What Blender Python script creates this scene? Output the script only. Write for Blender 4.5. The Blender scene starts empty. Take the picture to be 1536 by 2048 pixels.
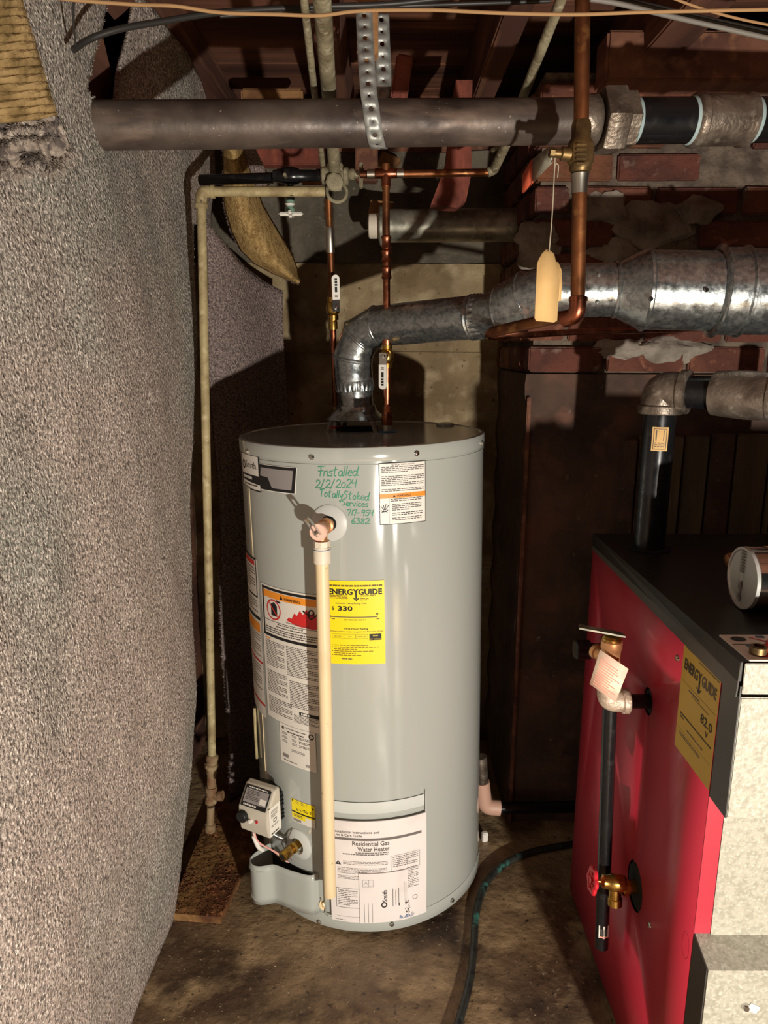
import bpy, bmesh, math, random
from mathutils import Vector, Matrix
random.seed(7)
S = bpy.context.scene
COL = S.collection

# ------------------------------------------------------------------ camera
FPX, PITCH, ROLL, HC = 1466.2, 0.2163, 0.0044, 1.305
cp, sp = math.cos(PITCH), math.sin(PITCH)
FW = Vector((0, cp, -sp)); UP0 = Vector((0, sp, cp)); RT0 = Vector((1, 0, 0))
RT = RT0*math.cos(ROLL) + UP0*math.sin(ROLL)
UP = -RT0*math.sin(ROLL) + UP0*math.cos(ROLL)
CAMP = Vector((0, 0, HC))
cam_d = bpy.data.cameras.new('camera'); cam = bpy.data.objects.new('camera', cam_d)
COL.objects.link(cam); S.camera = cam
M = Matrix((RT, UP, -FW)).transposed().to_4x4(); M.translation = CAMP
cam.matrix_world = M
cam_d.sensor_fit = 'VERTICAL'; cam_d.sensor_height = 24.0
cam_d.lens = FPX*24.0/2048.0
cam_d.clip_start = 0.02

# ------------------------------------------------------------------ light
W = bpy.data.worlds.new('world'); S.world = W; W.use_nodes = True
bg = W.node_tree.nodes['Background']
bg.inputs[0].default_value = (1.0, 0.9, 0.78, 1); bg.inputs[1].default_value = 0.018
ld = bpy.data.lights.new('work_light', 'POINT'); lo = bpy.data.objects.new('work_light', ld)
COL.objects.link(lo); lo.location = (0.66, -0.60, 0.60)
ld.energy = 200; ld.color = (1.0, 0.93, 0.82); ld.shadow_soft_size = 0.022
vs = S.view_settings
vs.view_transform = 'Standard'; vs.look = 'None'; vs.exposure = 0.0; vs.gamma = 1.0
vs.use_curve_mapping = False

# ------------------------------------------------------------------ pixel -> place helpers
def ray(x, y): return FW*FPX + RT*(x-768) - UP*(y-1024)
def aty(x, y, Y): d = ray(x, y); return CAMP + d*(Y/d.y)
def atx(x, y, X): d = ray(x, y); return CAMP + d*(X/d.x)
def atz(x, y, Z): d = ray(x, y); return CAMP + d*((Z-HC)/d.z)

# ------------------------------------------------------------------ materials
def lin(c):
    return tuple(((v/255/12.92) if v/255 <= .04045 else ((v/255+.055)/1.055)**2.4) for v in c) + (1,)
MATS = {}
def mat(name, base, layers=(), rough=.5, metal=0., bump=0., bscale=60., bdetail=4., coat=0., spec=.5,
        bstretch=(1, 1, 1), rvar=0., rscale=30., emis=None):
    """base colour + layers (colour, scale, lo, hi, detail, stretch[, kind])"""
    m = bpy.data.materials.new(name); m.use_nodes = True; MATS[name] = m
    nt = m.node_tree; N = nt.nodes; L = nt.links
    b = N['Principled BSDF']
    b.inputs['Roughness'].default_value = rough; b.inputs['Metallic'].default_value = metal
    b.inputs['Specular IOR Level'].default_value = spec
    if coat: b.inputs['Coat Weight'].default_value = coat; b.inputs['Coat Roughness'].default_value = .08
    b.inputs['Base Color'].default_value = lin(base)
    tc = N.new('ShaderNodeTexCoord')
    def noise(scale, detail, stretch, kind='noise'):
        mp = N.new('ShaderNodeMapping'); mp.inputs['Scale'].default_value = stretch
        L.new(tc.outputs['Object'], mp.inputs['Vector'])
        if kind == 'voronoi':
            n = N.new('ShaderNodeTexVoronoi'); n.inputs['Scale'].default_value = scale
            L.new(mp.outputs[0], n.inputs['Vector'])
            s = N.new('ShaderNodeSeparateColor'); L.new(n.outputs['Color'], s.inputs[0])
            return s.outputs[0]
        n = N.new('ShaderNodeTexNoise'); n.inputs['Scale'].default_value = scale
        n.inputs['Detail'].default_value = detail
        L.new(mp.outputs[0], n.inputs['Vector'])
        return n.outputs['Fac']
    cur = None
    for ly in layers:
        col, sc, lo_, hi_ = ly[:4]
        det = ly[4] if len(ly) > 4 else 4
        st = ly[5] if len(ly) > 5 else (1, 1, 1)
        kd = ly[6] if len(ly) > 6 else 'noise'
        f = noise(sc, det, st, kd)
        r = N.new('ShaderNodeMapRange'); r.inputs['From Min'].default_value = lo_; r.inputs['From Max'].default_value = hi_
        L.new(f, r.inputs['Value'])
        mx = N.new('ShaderNodeMix'); mx.data_type = 'RGBA'
        L.new(r.outputs[0], mx.inputs[0])
        if cur is None: mx.inputs[6].default_value = lin(base)
        else: L.new(cur, mx.inputs[6])
        mx.inputs[7].default_value = lin(col)
        cur = mx.outputs[2]
    if cur is not None: L.new(cur, b.inputs['Base Color'])
    if rvar:
        f = noise(rscale, 3, (1, 1, 1))
        r = N.new('ShaderNodeMapRange'); r.inputs['From Min'].default_value = .3; r.inputs['From Max'].default_value = .7
        r.inputs['To Min'].default_value = max(.03, rough-rvar); r.inputs['To Max'].default_value = min(1, rough+rvar)
        L.new(f, r.inputs['Value']); L.new(r.outputs[0], b.inputs['Roughness'])
    if bump:
        f = noise(bscale, bdetail, bstretch)
        bp = N.new('ShaderNodeBump'); bp.inputs['Strength'].default_value = bump; bp.inputs['Distance'].default_value = .01
        L.new(f, bp.inputs['Height']); L.new(bp.outputs[0], b.inputs['Normal'])
    return m

mat('floor', (150, 126, 94), [((78, 56, 38), 2.4, .46, .62, 5), ((178, 152, 114), 9, .52, .72, 6), ((54, 38, 26), 6, .54, .70, 7), ((150, 130, 105), 90, .62, .78, 2), ((35, 26, 20), 60, .62, .75, 3)], rough=.55, bump=.5, bscale=45, bdetail=8, rvar=.25, rscale=5)
mat('concrete', (168, 148, 112), [((120, 100, 72), 5, .4, .65, 6), ((190, 172, 138), 16, .5, .75, 5), ((88, 68, 46), 60, .64, .74, 3), ((70, 45, 36), 1.6, .55, .75, 4)], rough=.9, bump=.6, bscale=55, bdetail=6)
mat('stone_wall', (112, 104, 90), [((80, 74, 62), 7, .4, .65, 6), ((130, 124, 110), 70, .62, .76, 4)], rough=.95, bump=.8, bscale=40, bdetail=8)
mat('parge', (92, 70, 58), [((62, 48, 42), 5, .4, .65, 6), ((110, 76, 62), 12, .52, .75, 6), ((126, 112, 100), 40, .66, .8, 4)], rough=.95, bump=.8, bscale=30, bdetail=8)
mat('old_board', (104, 90, 70), [((74, 62, 48), 10, .4, .65, 5, (1, 1, .15)), ((124, 108, 86), 40, .56, .74, 3, (1, 1, .1))], rough=.9, bump=.4, bscale=40, bstretch=(1, 1, .1))
mat('mortar', (120, 106, 92), [((78, 66, 58), 20, .4, .65, 6)], rough=.97, bump=1., bscale=70, bdetail=8)
mat('brick_a', (112, 68, 52), [((88, 50, 40), 12, .4, .65, 5), ((150, 96, 74), 40, .58, .75, 4)], rough=.93, bump=.8, bscale=60, bdetail=6)
mat('brick_b', (104, 58, 46), [((76, 46, 40), 14, .4, .65, 5), ((140, 118, 104), 25, .6, .75, 4)], rough=.93, bump=.8, bscale=60, bdetail=6)
mat('brick_c', (130, 82, 56), [((98, 62, 46), 12, .4, .65, 5), ((120, 108, 96), 18, .58, .72, 4)], rough=.93, bump=.8, bscale=60, bdetail=6)
mat('wood', (120, 78, 60), [((80, 48, 38), 9, .4, .62, 6, (1, .12, 1)), ((140, 96, 70), 30, .5, .7, 4, (1, .06, 1))], rough=.85, bump=.3, bscale=40, bstretch=(1, .1, 1))
mat('plank_wood', (128, 84, 64), [((76, 44, 36), 8, .4, .62, 6, (.12, 1, 1)), ((142, 92, 66), 26, .5, .72, 4, (.08, 1, 1)), ((50, 30, 26), 5, .58, .72, 4)], rough=.85, bump=.3, bscale=40, bstretch=(.1, 1, 1))
mat('red_wood', (140, 72, 56), [((104, 52, 42), 10, .4, .62, 6), ((168, 90, 66), 30, .56, .75, 5, (1, .3, .3))], rough=.8, bump=.3, bscale=60)
mat('raw_wood', (168, 124, 80), [((128, 88, 56), 16, .4, .65, 5, (1, .2, 1))], rough=.85, bump=.3, bscale=60)
mat('floor_board', (150, 112, 66), [((104, 66, 36), 14, .42, .62, 6, (1, .25, 1)), ((70, 38, 22), 9, .52, .7, 6), ((196, 132, 84), 30, .58, .75, 4)], rough=.7, bump=.6, bscale=50, bdetail=8)
mat('carpet', (176, 160, 150), [((158, 156, 146), 2.2, .45, .6, 2), ((112, 104, 98), 165, .47, .62, 2), ((226, 214, 204), 210, .54, .68, 1)], rough=1, bump=.6, bscale=190, bdetail=2, spec=.1)
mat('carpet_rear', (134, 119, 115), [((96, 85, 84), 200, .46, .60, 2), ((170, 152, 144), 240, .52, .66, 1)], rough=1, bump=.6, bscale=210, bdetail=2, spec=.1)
mat('burlap', (190, 158, 104), [((150, 120, 74), 90, .42, .62, 4, (1, 1, .2)), ((206, 176, 124), 160, .5, .7, 2)], rough=1, bump=.6, bscale=300, spec=.1)
mat('fray', (138, 126, 116), [((86, 78, 74), 70, .45, .6, 4), ((176, 164, 152), 120, .54, .68, 3)], rough=1, bump=.6, bscale=110, spec=.1)
mat('rib_backing', (146, 122, 84), [((112, 92, 60), 40, .42, .62, 4)], rough=.95, bump=.4, bscale=160, spec=.1)
mat('enamel', (176, 180, 174), [], rough=.11, spec=1.0, bump=.015, bscale=14)
mat('enamel_top', (150, 153, 150), [], rough=.12, spec=.6)
mat('grey_plastic', (200, 202, 198), [], rough=.4)
mat('black_plastic', (26, 26, 26), [], rough=.4)
mat('control_grey', (198, 190, 174), [], rough=.5)
mat('white_paint_lit_plate', (232, 228, 220), [], rough=.6)  # real white parts, plus the control plate coloured as if lit
mat('pvc', (236, 214, 172), [((214, 184, 138), 14, .55, .75, 4, (1, 1, .3)), ((150, 110, 70), 60, .7, .8, 3)], rough=.4)
mat('white_pvc', (232, 220, 200), [((190, 160, 130), 60, .62, .75, 4)], rough=.5)
mat('copper', (186, 116, 88), [((140, 80, 58), 25, .45, .65, 5, (1, 1, .3)), ((216, 140, 100), 60, .58, .75, 3)], rough=.28, metal=1., rvar=.1)
mat('copper_old', (160, 104, 66), [((104, 64, 44), 18, .42, .65, 5, (1, 1, .3)), ((188, 136, 84), 40, .58, .75, 3)], rough=.42, metal=.9, rvar=.12)
mat('solder', (190, 184, 172), [], rough=.35, metal=1.)
mat('brass', (206, 168, 92), [((160, 120, 60), 40, .48, .68, 4)], rough=.28, metal=1.)
mat('brass_old', (132, 108, 70), [((90, 74, 50), 30, .45, .65, 5)], rough=.45, metal=.8)
mat('bronze_valve', (214, 160, 112), [((170, 110, 72), 40, .5, .7, 4)], rough=.4, metal=.7)
mat('chrome', (210, 210, 208), [], rough=.12, metal=1.)
mat('galv', (176, 180, 180), [((142, 147, 149), 170, .2, .9, 2, (1, 1, 1), 'voronoi'), ((200, 204, 202), 30, .55, .75, 4)], rough=.30, metal=.9, rvar=.12, rscale=60, bump=.10, bscale=50)
mat('alu_disc', (196, 197, 194), [], rough=.3, metal=.4)
mat('galv_dull', (172, 168, 152), [((120, 118, 106), 24, .4, .65, 5), ((190, 188, 172), 60, .56, .75, 3)], rough=.42, metal=.55, rvar=.1)
mat('galv_paint', (168, 164, 150), [((150, 147, 133), 130, .42, .6, 3), ((184, 181, 168), 200, .54, .7, 2)], rough=.5, metal=.15, bump=.1, bscale=200)
mat('grey_pipe', (150, 142, 116), [((108, 98, 76), 20, .42, .65, 5), ((186, 180, 156), 60, .58, .74, 4)], rough=.65, bump=.3, bscale=90)
mat('gas_pipe', (176, 160, 118), [((140, 122, 86), 30, .45, .68, 5), ((206, 190, 150), 50, .58, .75, 4), ((70, 58, 40), 70, .68, .76, 3)], rough=.6, bump=.2, bscale=90)
mat('rust_pipe', (150, 128, 96), [((118, 82, 56), 22, .42, .62, 5), ((176, 156, 120), 60, .58, .74, 4)], rough=.8, bump=.4, bscale=90)
mat('iron_main', (96, 84, 76), [((62, 52, 48), 10, .4, .65, 6), ((122, 104, 92), 26, .56, .74, 6, (.3, 1, 1)), ((150, 142, 134), 160, .7, .78, 2)], rough=.5, metal=.3, rvar=.12, bump=.08, bscale=60)
mat('iron_black', (28, 28, 30), [((52, 50, 48), 40, .58, .74, 4)], rough=.25, metal=.3, rvar=.1)
mat('iron_cast', (140, 128, 116), [((100, 88, 78), 26, .42, .65, 5), ((176, 166, 152), 60, .58, .75, 4)], rough=.42, metal=.7, bump=.2, bscale=120)
mat('iron_pale', (196, 176, 156), [((150, 128, 112), 40, .45, .68, 5), ((216, 202, 186), 90, .58, .75, 4)], rough=.5, metal=.35, bump=.3, bscale=140)
mat('strap', (178, 180, 176), [((130, 134, 132), 40, .45, .68, 4)], rough=.5, metal=.55)
mat('teal', (160, 180, 182), [], rough=.7)
mat('tape_blue', (120, 180, 216), [((210, 224, 230), 60, .45, .6, 3)], rough=.6)
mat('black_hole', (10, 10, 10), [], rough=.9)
mat('black_paint', (58, 56, 52), [], rough=.42)
mat('black_top', (34, 31, 28), [], rough=.38)
mat('red_paint', (168, 34, 54), [], rough=.42, spec=.5)
mat('red_bright', (206, 36, 44), [], rough=.4)
mat('red_handle', (200, 34, 48), [], rough=.35)
mat('orange', (190, 84, 56), [], rough=.5)
mat('lbl_white', (226, 220, 210), [], rough=.5)
mat('lbl_clean', (236, 232, 224), [], rough=.5)
mat('lbl_grey', (148, 142, 140), [], rough=.5)
mat('lbl_yellow', (244, 222, 20), [], rough=.5)
mat('lbl_gold', (196, 164, 40), [], rough=.5)
mat('lbl_orange', (240, 148, 40), [], rough=.5)
mat('lbl_red', (206, 40, 40), [], rough=.5)
mat('lbl_blue', (60, 96, 140), [], rough=.5)
mat('ink', (24, 22, 22), [], rough=.6)
mat('ink_grey', (112, 106, 102), [], rough=.6)
mat('ink_soft', (84, 76, 70), [], rough=.6)
mat('ink_gold', (112, 90, 20), [], rough=.6)
mat('marker', (52, 150, 116), [], rough=.6)
mat('paper', (232, 224, 220), [((214, 206, 202), 8, .5, .7, 3)], rough=.7)
mat('clear_pocket', (206, 210, 206), [], rough=.2)
mat('manila', (220, 182, 122), [((206, 164, 104), 14, .45, .7, 4)], rough=.8)
mat('tag_pink', (240, 196, 176), [((240, 222, 196), 30, .48, .62, 3)], rough=.6)
mat('string', (170, 160, 140), [], rough=.9)
mat('cable_black', (44, 42, 40), [], rough=.45)
mat('cable_grey', (120, 116, 110), [], rough=.5)
mat('wire_tan', (160, 124, 84), [], rough=.8)
mat('hose', (44, 46, 42), [((60, 120, 110), 16, .56, .66, 5), ((30, 30, 28), 40, .5, .6, 3)], rough=.5)
mat('rust_flake', (120, 66, 38), [((70, 36, 24), 60, .4, .6, 3), ((180, 120, 80), 90, .55, .7, 2)], rough=.8)
mat('crumb', (190, 168, 138), [((96, 72, 52), 40, .4, .6, 3)], rough=.9)
mat('plaster', (150, 140, 128), [((104, 94, 84), 14, .42, .66, 5)], rough=.95, bump=.8, bscale=50, bdetail=8)
mat('verdigris', (120, 150, 132), [], rough=.7)
mat('salmon_pvc', (196, 156, 136), [], rough=.5)
mat('wire_red', (220, 150, 140), [], rough=.5)
mat('wire_white', (226, 222, 214), [], rough=.5)

# ------------------------------------------------------------------ geometry
class G:
    """geometry collector: one mesh, several materials"""
    def __init__(s): s.v = []; s.f = []; s.m = []; s.sm = []
    def add(s, V, F, mi=0, smooth=True):
        o = len(s.v); s.v += [Vector(p) for p in V]
        for f in F: s.f.append(tuple(i+o for i in f)); s.m.append(mi); s.sm.append(smooth)
        return s
    def box(s, c, size, R=None, mi=0, bev=0):
        c = Vector(c); hx, hy, hz = [q/2 for q in size]
        if bev:
            bm = bmesh.new(); bmesh.ops.create_cube(bm, size=1)
            for v in bm.verts: v.co = Vector((v.co.x*size[0], v.co.y*size[1], v.co.z*size[2]))
            bmesh.ops.bevel(bm, geom=bm.edges[:], offset=bev, segments=2, affect='EDGES')
            bm.verts.index_update()
            V = [v.co.copy() for v in bm.verts]; F = [tuple(v.index for v in f.verts) for f in bm.faces]; bm.free()
        else:
            V = [Vector((x, y, z)) for x in (-hx, hx) for y in (-hy, hy) for z in (-hz, hz)]
            F = [(0, 1, 3, 2), (4, 6, 7, 5), (0, 4, 5, 1), (2, 3, 7, 6), (0, 2, 6, 4), (1, 5, 7, 3)]
        if R is not None: V = [R @ v for v in V]
        return s.add([v+c for v in V], F, mi, bool(bev))
    def tube(s, path, r, n=18, cap=True, mi=0, closed=False, bore=False):
        P = [Vector(p) for p in path]
        V = []; k = len(P)
        if closed:
            for i in range(k):
                d = (P[(i+1) % k]-P[i-1]).normalized()
                if i == 0:
                    a = d.orthogonal().normalized()
                else:
                    a = (a - d*a.dot(d)).normalized()
                b = d.cross(a)
                V += [P[i]+(a*math.cos(2*math.pi*j/n)+b*math.sin(2*math.pi*j/n))*r for j in range(n)]
            F = [(i*n+j, i*n+(j+1) % n, ((i+1) % k)*n+(j+1) % n, ((i+1) % k)*n+j) for i in range(k) for j in range(n)]
            return s.add(V, F, mi)
        D = [(P[i+1]-P[i]).normalized() for i in range(k-1)]
        a = D[0].orthogonal().normalized(); b = D[0].cross(a)
        ring = [P[0]+(a*math.cos(2*math.pi*j/n)+b*math.sin(2*math.pi*j/n))*r for j in range(n)]
        V += ring
        for i in range(1, k):
            nd = (D[i-1]+D[i]).normalized() if i < k-1 else D[-1]
            q = []
            for p in ring:
                den = D[i-1].dot(nd)
                t = (P[i]-p).dot(nd)/den
                q.append(p+D[i-1]*t)
            ring = q; V += ring
        F = [(i*n+j, i*n+(j+1) % n, (i+1)*n+(j+1) % n, (i+1)*n+j) for i in range(k-1) for j in range(n)]
        s.add(V, F, mi)
        if cap:
            s.add(V[:n], [tuple(range(n-1, -1, -1))], mi, False); s.add(V[-n:], [tuple(range(n))], mi, False)
        return s
    def lathe(s, prof, o, ax, n=32, mi=0, rfun=None, smooth=True, cap=True):
        o = Vector(o); ax = Vector(ax).normalized()
        a = ax.orthogonal().normalized(); b = ax.cross(a)
        V = []
        for (r, h) in prof:
            for j in range(n):
                t = 2*math.pi*j/n
                rr = r if rfun is None else rfun(r, h, t)
                V.append(o+ax*h+(a*math.cos(t)+b*math.sin(t))*rr)
        k = len(prof)
        F = [(i*n+j, i*n+(j+1) % n, (i+1)*n+(j+1) % n, (i+1)*n+j) for i in range(k-1) for j in range(n)]
        s.add(V, F, mi, smooth)
        if cap:
            if prof[0][0] > 1e-6: s.add(V[:n], [tuple(range(n-1, -1, -1))], mi, False)
            if prof[-1][0] > 1e-6: s.add(V[-n:], [tuple(range(n))], mi, False)
        return s
    def prism(s, poly, mi=0, ext=(0, 0, 1)):
        """poly: 3D outline, extruded by vector ext"""
        P = [Vector(p) for p in poly]; e = Vector(ext); n = len(P)
        V = P + [p+e for p in P]
        F = [tuple(range(n-1, -1, -1)), tuple(range(n, 2*n))] + [(i, (i+1) % n, n+(i+1) % n, n+i) for i in range(n)]
        return s.add(V, F, mi, False)
    def grid(s, fn, nu, nv, mi=0, keep=None):
        V = [fn(i/nu, j/nv) for j in range(nv+1) for i in range(nu+1)]
        F = []
        for j in range(nv):
            for i in range(nu):
                if keep is None or keep((i+.5)/nu, (j+.5)/nv):
                    F.append((j*(nu+1)+i, j*(nu+1)+i+1, (j+1)*(nu+1)+i+1, (j+1)*(nu+1)+i))
        return s.add(V, F, mi)

INV = {}      # object -> matrix (world -> its root's local space)
def obj(name, g, mats, parent=None, local=False, sharp=40, thick=None):
    if isinstance(mats, str): mats = [mats]
    me = bpy.data.meshes.new(name)
    V = g.v
    loc = Vector((0, 0, 0))
    if parent is not None:
        if not local:
            Mi = INV[parent]; V = [Mi @ v for v in V]
    else:
        xs = [v.x for v in V]; ys = [v.y for v in V]; zs = [v.z for v in V]
        loc = Vector(((min(xs)+max(xs))/2, (min(ys)+max(ys))/2, min(zs)))
        V = [v-loc for v in V]
    me.from_pydata([tuple(v) for v in V], [], g.f)
    for m in mats: me.materials.append(MATS[m])
    me.polygons.foreach_set('material_index', g.m)
    me.polygons.foreach_set('use_smooth', g.sm)
    me.set_sharp_from_angle(angle=math.radians(sharp))
    me.update()
    o = bpy.data.objects.new(name, me); COL.objects.link(o)
    if parent is not None: o.parent = parent; INV[o] = INV[parent]
    else:
        o.location = loc; INV[o] = Matrix.Translation(-loc)
    if thick:
        md = o.modifiers.new('thickness', 'SOLIDIFY'); md.thickness = thick; md.offset = 0
    return o
def tag(o, label, cat, group=None):
    o['label'] = label; o['category'] = cat
    if group: o['group'] = group
    return o
def struct(o, label=None, cat=None):
    o['kind'] = 'structure'
    if label: o['label'] = label
    if cat: o['category'] = cat
    return o
def thing(name, label, cat, loc, rot=(0, 0, 0), group=None):
    o = bpy.data.objects.new(name, None); COL.objects.link(o); o.empty_display_size = .05
    o.location = loc; o.rotation_euler = rot
    from mathutils import Euler
    Mw = Matrix.Translation(Vector(loc)) @ Euler(rot).to_matrix().to_4x4()
    INV[o] = Mw.inverted()
    return tag(o, label, cat, group)

def fillet(pts, rad, seg=6):
    P = [Vector(p) for p in pts]; out = [P[0]]
    for i in range(1, len(P)-1):
        a = (P[i-1]-P[i]); b = (P[i+1]-P[i])
        r = min(rad, a.length*.49, b.length*.49)
        a.normalize(); b.normalize()
        p0 = P[i]+a*r; p2 = P[i]+b*r
        for k in range(seg+1):
            t = k/seg
            out.append(p0*(1-t)**2+P[i]*2*t*(1-t)+p2*t*t)
    out.append(P[-1]); return out
def spline(pts, seg=8):
    P = [Vector(p) for p in pts]; out = []
    for i in range(len(P)-1):
        p0 = P[max(i-1, 0)]; p1 = P[i]; p2 = P[i+1]; p3 = P[min(i+2, len(P)-1)]
        for k in range(seg):
            t = k/seg
            out.append(.5*((2*p1)+(p2-p0)*t+(2*p0-5*p1+4*p2-p3)*t*t+(-p0+3*p1-3*p2+p3)*t**3))
    out.append(P[-1]); return out
def circ(o, ax, r, n=32):
    o = Vector(o); ax = Vector(ax).normalized(); a = ax.orthogonal().normalized(); b = ax.cross(a)
    return [o+(a*math.cos(2*math.pi*j/n)+b*math.sin(2*math.pi*j/n))*r for j in range(n)]

# ------------------------------------------------------------------ printed labels
TXT = {}
def text2d(s, bold=0.):
    key = (s, bold)
    if key in TXT: return TXT[key]
    cu = bpy.data.curves.new('t', 'FONT'); cu.body = s; cu.size = 1.; cu.resolution_u = 2; cu.offset = bold
    o = bpy.data.objects.new('t', cu); COL.objects.link(o)
    dg = bpy.context.evaluated_depsgraph_get(); dg.update()
    me = bpy.data.meshes.new_from_object(o.evaluated_get(dg))
    V = [(v.co.x, v.co.y) for v in me.vertices]; F = [tuple(p.vertices) for p in me.polygons]
    bpy.data.objects.remove(o); bpy.data.curves.remove(cu); bpy.data.meshes.remove(me)
    TXT[key] = (V, F); return TXT[key]
class Label:
    """flat print in metres (u right, v up from the lower left corner), mapped onto a surface"""
    def __init__(s, w, h): s.w = w; s.h = h; s.items = []; s.mats = []
    def mi(s, m):
        if m not in s.mats: s.mats.append(m)
        return s.mats.index(m)
    def rect(s, u0, v0, u1, v1, m, lay=1):
        n = max(1, int(abs(u1-u0)/.008)); k = max(1, int(abs(v1-v0)/.02)) if abs(u1-u0) > .02 else 1
        V = [(u0+(u1-u0)*i/n, v0+(v1-v0)*j/k) for j in range(k+1) for i in range(n+1)]; F = []
        for j in range(k):
            for i in range(n): F.append((j*(n+1)+i, j*(n+1)+i+1, (j+1)*(n+1)+i+1, (j+1)*(n+1)+i))
        s.items.append((V, F, s.mi(m), lay)); return s
    def frame(s, u0, v0, u1, v1, t, m, lay=1):
        s.rect(u0, v0, u1, v0+t, m, lay); s.rect(u0, v1-t, u1, v1, m, lay)
        s.rect(u0, v0+t, u0+t, v1-t, m, lay); s.rect(u1-t, v0+t, u1, v1-t, m, lay); return s
    def poly(s, pts, m, lay=1):
        pts = list(pts); us = [p[0] for p in pts]; n = max(1, int((max(us)-min(us))/.008))
        if n == 1:
            s.items.append((pts, [tuple(range(len(pts)))], s.mi(m), lay)); return s
        def clip(P, c, sg):       # keep sg*(u-c) >= 0
            out = []
            for a, b in zip(P, P[1:]+P[:1]):
                da, db = sg*(a[0]-c), sg*(b[0]-c)
                if da >= 0: out.append(a)
                if da*db < 0:
                    t = da/(da-db); out.append((c, a[1]+(b[1]-a[1])*t))
            return out
        for i in range(n):     # thin strips, so that the print bends with the surface
            c0 = min(us)+(max(us)-min(us))*i/n; c1 = min(us)+(max(us)-min(us))*(i+1)/n
            q = clip(clip(pts, c0, 1), c1, -1)
            if len(q) > 2: s.items.append((q, [tuple(range(len(q)))], s.mi(m), lay))
        return s
    def disc(s, u, v, r, m, lay=1, n=20, asp=1.):
        return s.poly([(u+r*asp*math.cos(2*math.pi*i/n), v+r*math.sin(2*math.pi*i/n)) for i in range(n)], m, lay)
    def ring(s, u, v, r, t, m, lay=1, n=28, asp=1.):
        V = []; F = []
        for i in range(n):
            c, d = math.cos(2*math.pi*i/n), math.sin(2*math.pi*i/n)
            V += [(u+r*asp*c, v+r*d), (u+(r-t)*asp*c, v+(r-t)*d)]
        for i in range(n):
            j = (i+1) % n; F.append((2*i, 2*j, 2*j+1, 2*i+1))
        s.items.append((V, F, s.mi(m), lay)); return s
    def line(s, pts, t, m, lay=1):
        for (a, b) in zip(pts[:-1], pts[1:]):
            dx, dy = b[0]-a[0], b[1]-a[1]; l = math.hypot(dx, dy) or 1
            nx, ny = -dy/l*t/2, dx/l*t/2; ex, ey = dx/l*t*.4, dy/l*t*.4
            s.poly([(a[0]-ex+nx, a[1]-ey+ny), (a[0]-ex-nx, a[1]-ey-ny), (b[0]+ex-nx, b[1]+ey-ny), (b[0]+ex+nx, b[1]+ey+ny)], m, lay)
        return s
    def text(s, t, u, v, size, m, lay=2, bold=0., fit=None, align='l', rot=0):
        V, F = text2d(t, bold)
        if not V: return s
        w = max(p[0] for p in V)-min(p[0] for p in V); x0 = min(p[0] for p in V)
        sx = size if fit is None else fit/w
        off = {'l': 0, 'c': -.5, 'r': -1}[align]*w*sx
        P = [((p[0]-x0)*sx+off, p[1]*size) for p in V]
        if rot: P = [(-y, x) for x, y in P]
        s.items.append(([(u+x, v+y) for x, y in P], F, s.mi(m), lay)); return s
    def words(s, u0, v0, u1, v1, n, m, lay=1, fill=.5, last=.6, seed=0, dens=1.):
        """n lines of type too small to read: one bar for each word"""
        rn = random.Random(seed+int(u0*1e5)+int(v0*1e5)+n)
        lh = (v1-v0)/n
        for i in range(n):
            top = v1-i*lh; u = u0; end = u1 if (i+1) % 4 else u0+(u1-u0)*last
            while u < end-.001:
                w = min(rn.uniform(.003, .011), end-u)
                s.rect(u, top-lh*fill, u+w, top, m, lay); u += w+.0014/dens
        return s
    def build(s, name, fn, parent, back=None, label=None, step=.00025, local=False):
        g = G()
        if back: s.items.insert(0, None); it0 = s.items.pop(0); s.rect(0, 0, s.w, s.h, back, 0)
        for V, F, mi, lay in s.items:
            g.add([fn(u, v, step*(lay+1)) for u, v in V], F, mi, True)
        o = obj(name, g, s.mats, parent, local=local, sharp=60)
        if label: o['label'] = label
        return o

# ================================================================== THE SETTING
YB = 2.30            # back wall
g = G(); g.box((0.3, 1.0, -.05), (4.4, 4.0, .1))
floor = struct(obj('floor', g, 'floor'), 'stained brown concrete basement floor', 'floor')
g = G()
g.box((.3, YB+.1, .78), (3.0, .2, 1.56), mi=0)
wall_back = struct(obj('wall_back', g, 'concrete'), 'tan board-marked concrete foundation wall behind the water heater', 'wall')
g = G()
def wv(i, j):
    x = -1.0+1.9*i; z = 1.56+.31*j
    return Vector((x, YB+.012*math.sin(x*23+z*9)+.012*math.sin(z*31+x*7), z))
g.grid(wv, 50, 14)
g.box((.3, YB+.12, 1.715), (3.0, .18, .31))
obj('upper_wall', g, 'stone_wall', wall_back)
for zz in (.62, .98, 1.30):
    g = G(); g.box((.0, YB-.0015, zz), (1.6, .006, .004)); obj('form_line', g, 'concrete', wall_back)
g = G(); g.box((-.66, 1.0, 1.05), (.1, 3.0, 2.1))
wall_left = struct(obj('wall_left', g, 'wood'), 'dark wooden partition behind the hanging carpet', 'wall')

# ceiling: boards across, joists front to back
ZJ, ZP = 1.935, 2.10
g = G(); g.box((.3, 1.2, ZP+.06), (4.0, 3.6, .06))
ceiling = struct(obj('ceiling', g, 'plank_wood'), 'brown board subfloor over open joists', 'ceiling')
rn = random.Random(3)
y = -.3
while y < 2.75:
    w = rn.uniform(.085, .105)
    g = G(); g.box((.3, y+w/2, ZP+.011+rn.uniform(0, .003)), (3.2, w-.004, .022))
    obj('plank', g, 'plank_wood', ceiling); y += w
for xj, wj in ((-.505, .06), (-.125, .055), (.25, .055), (.60, .09), (.98, .055)):
    g = G(); g.box((xj, 1.15, (ZJ+ZP)/2), (wj, 3.1, ZP-ZJ), bev=.004)
    obj('joist', g, 'wood', ceiling)
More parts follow.
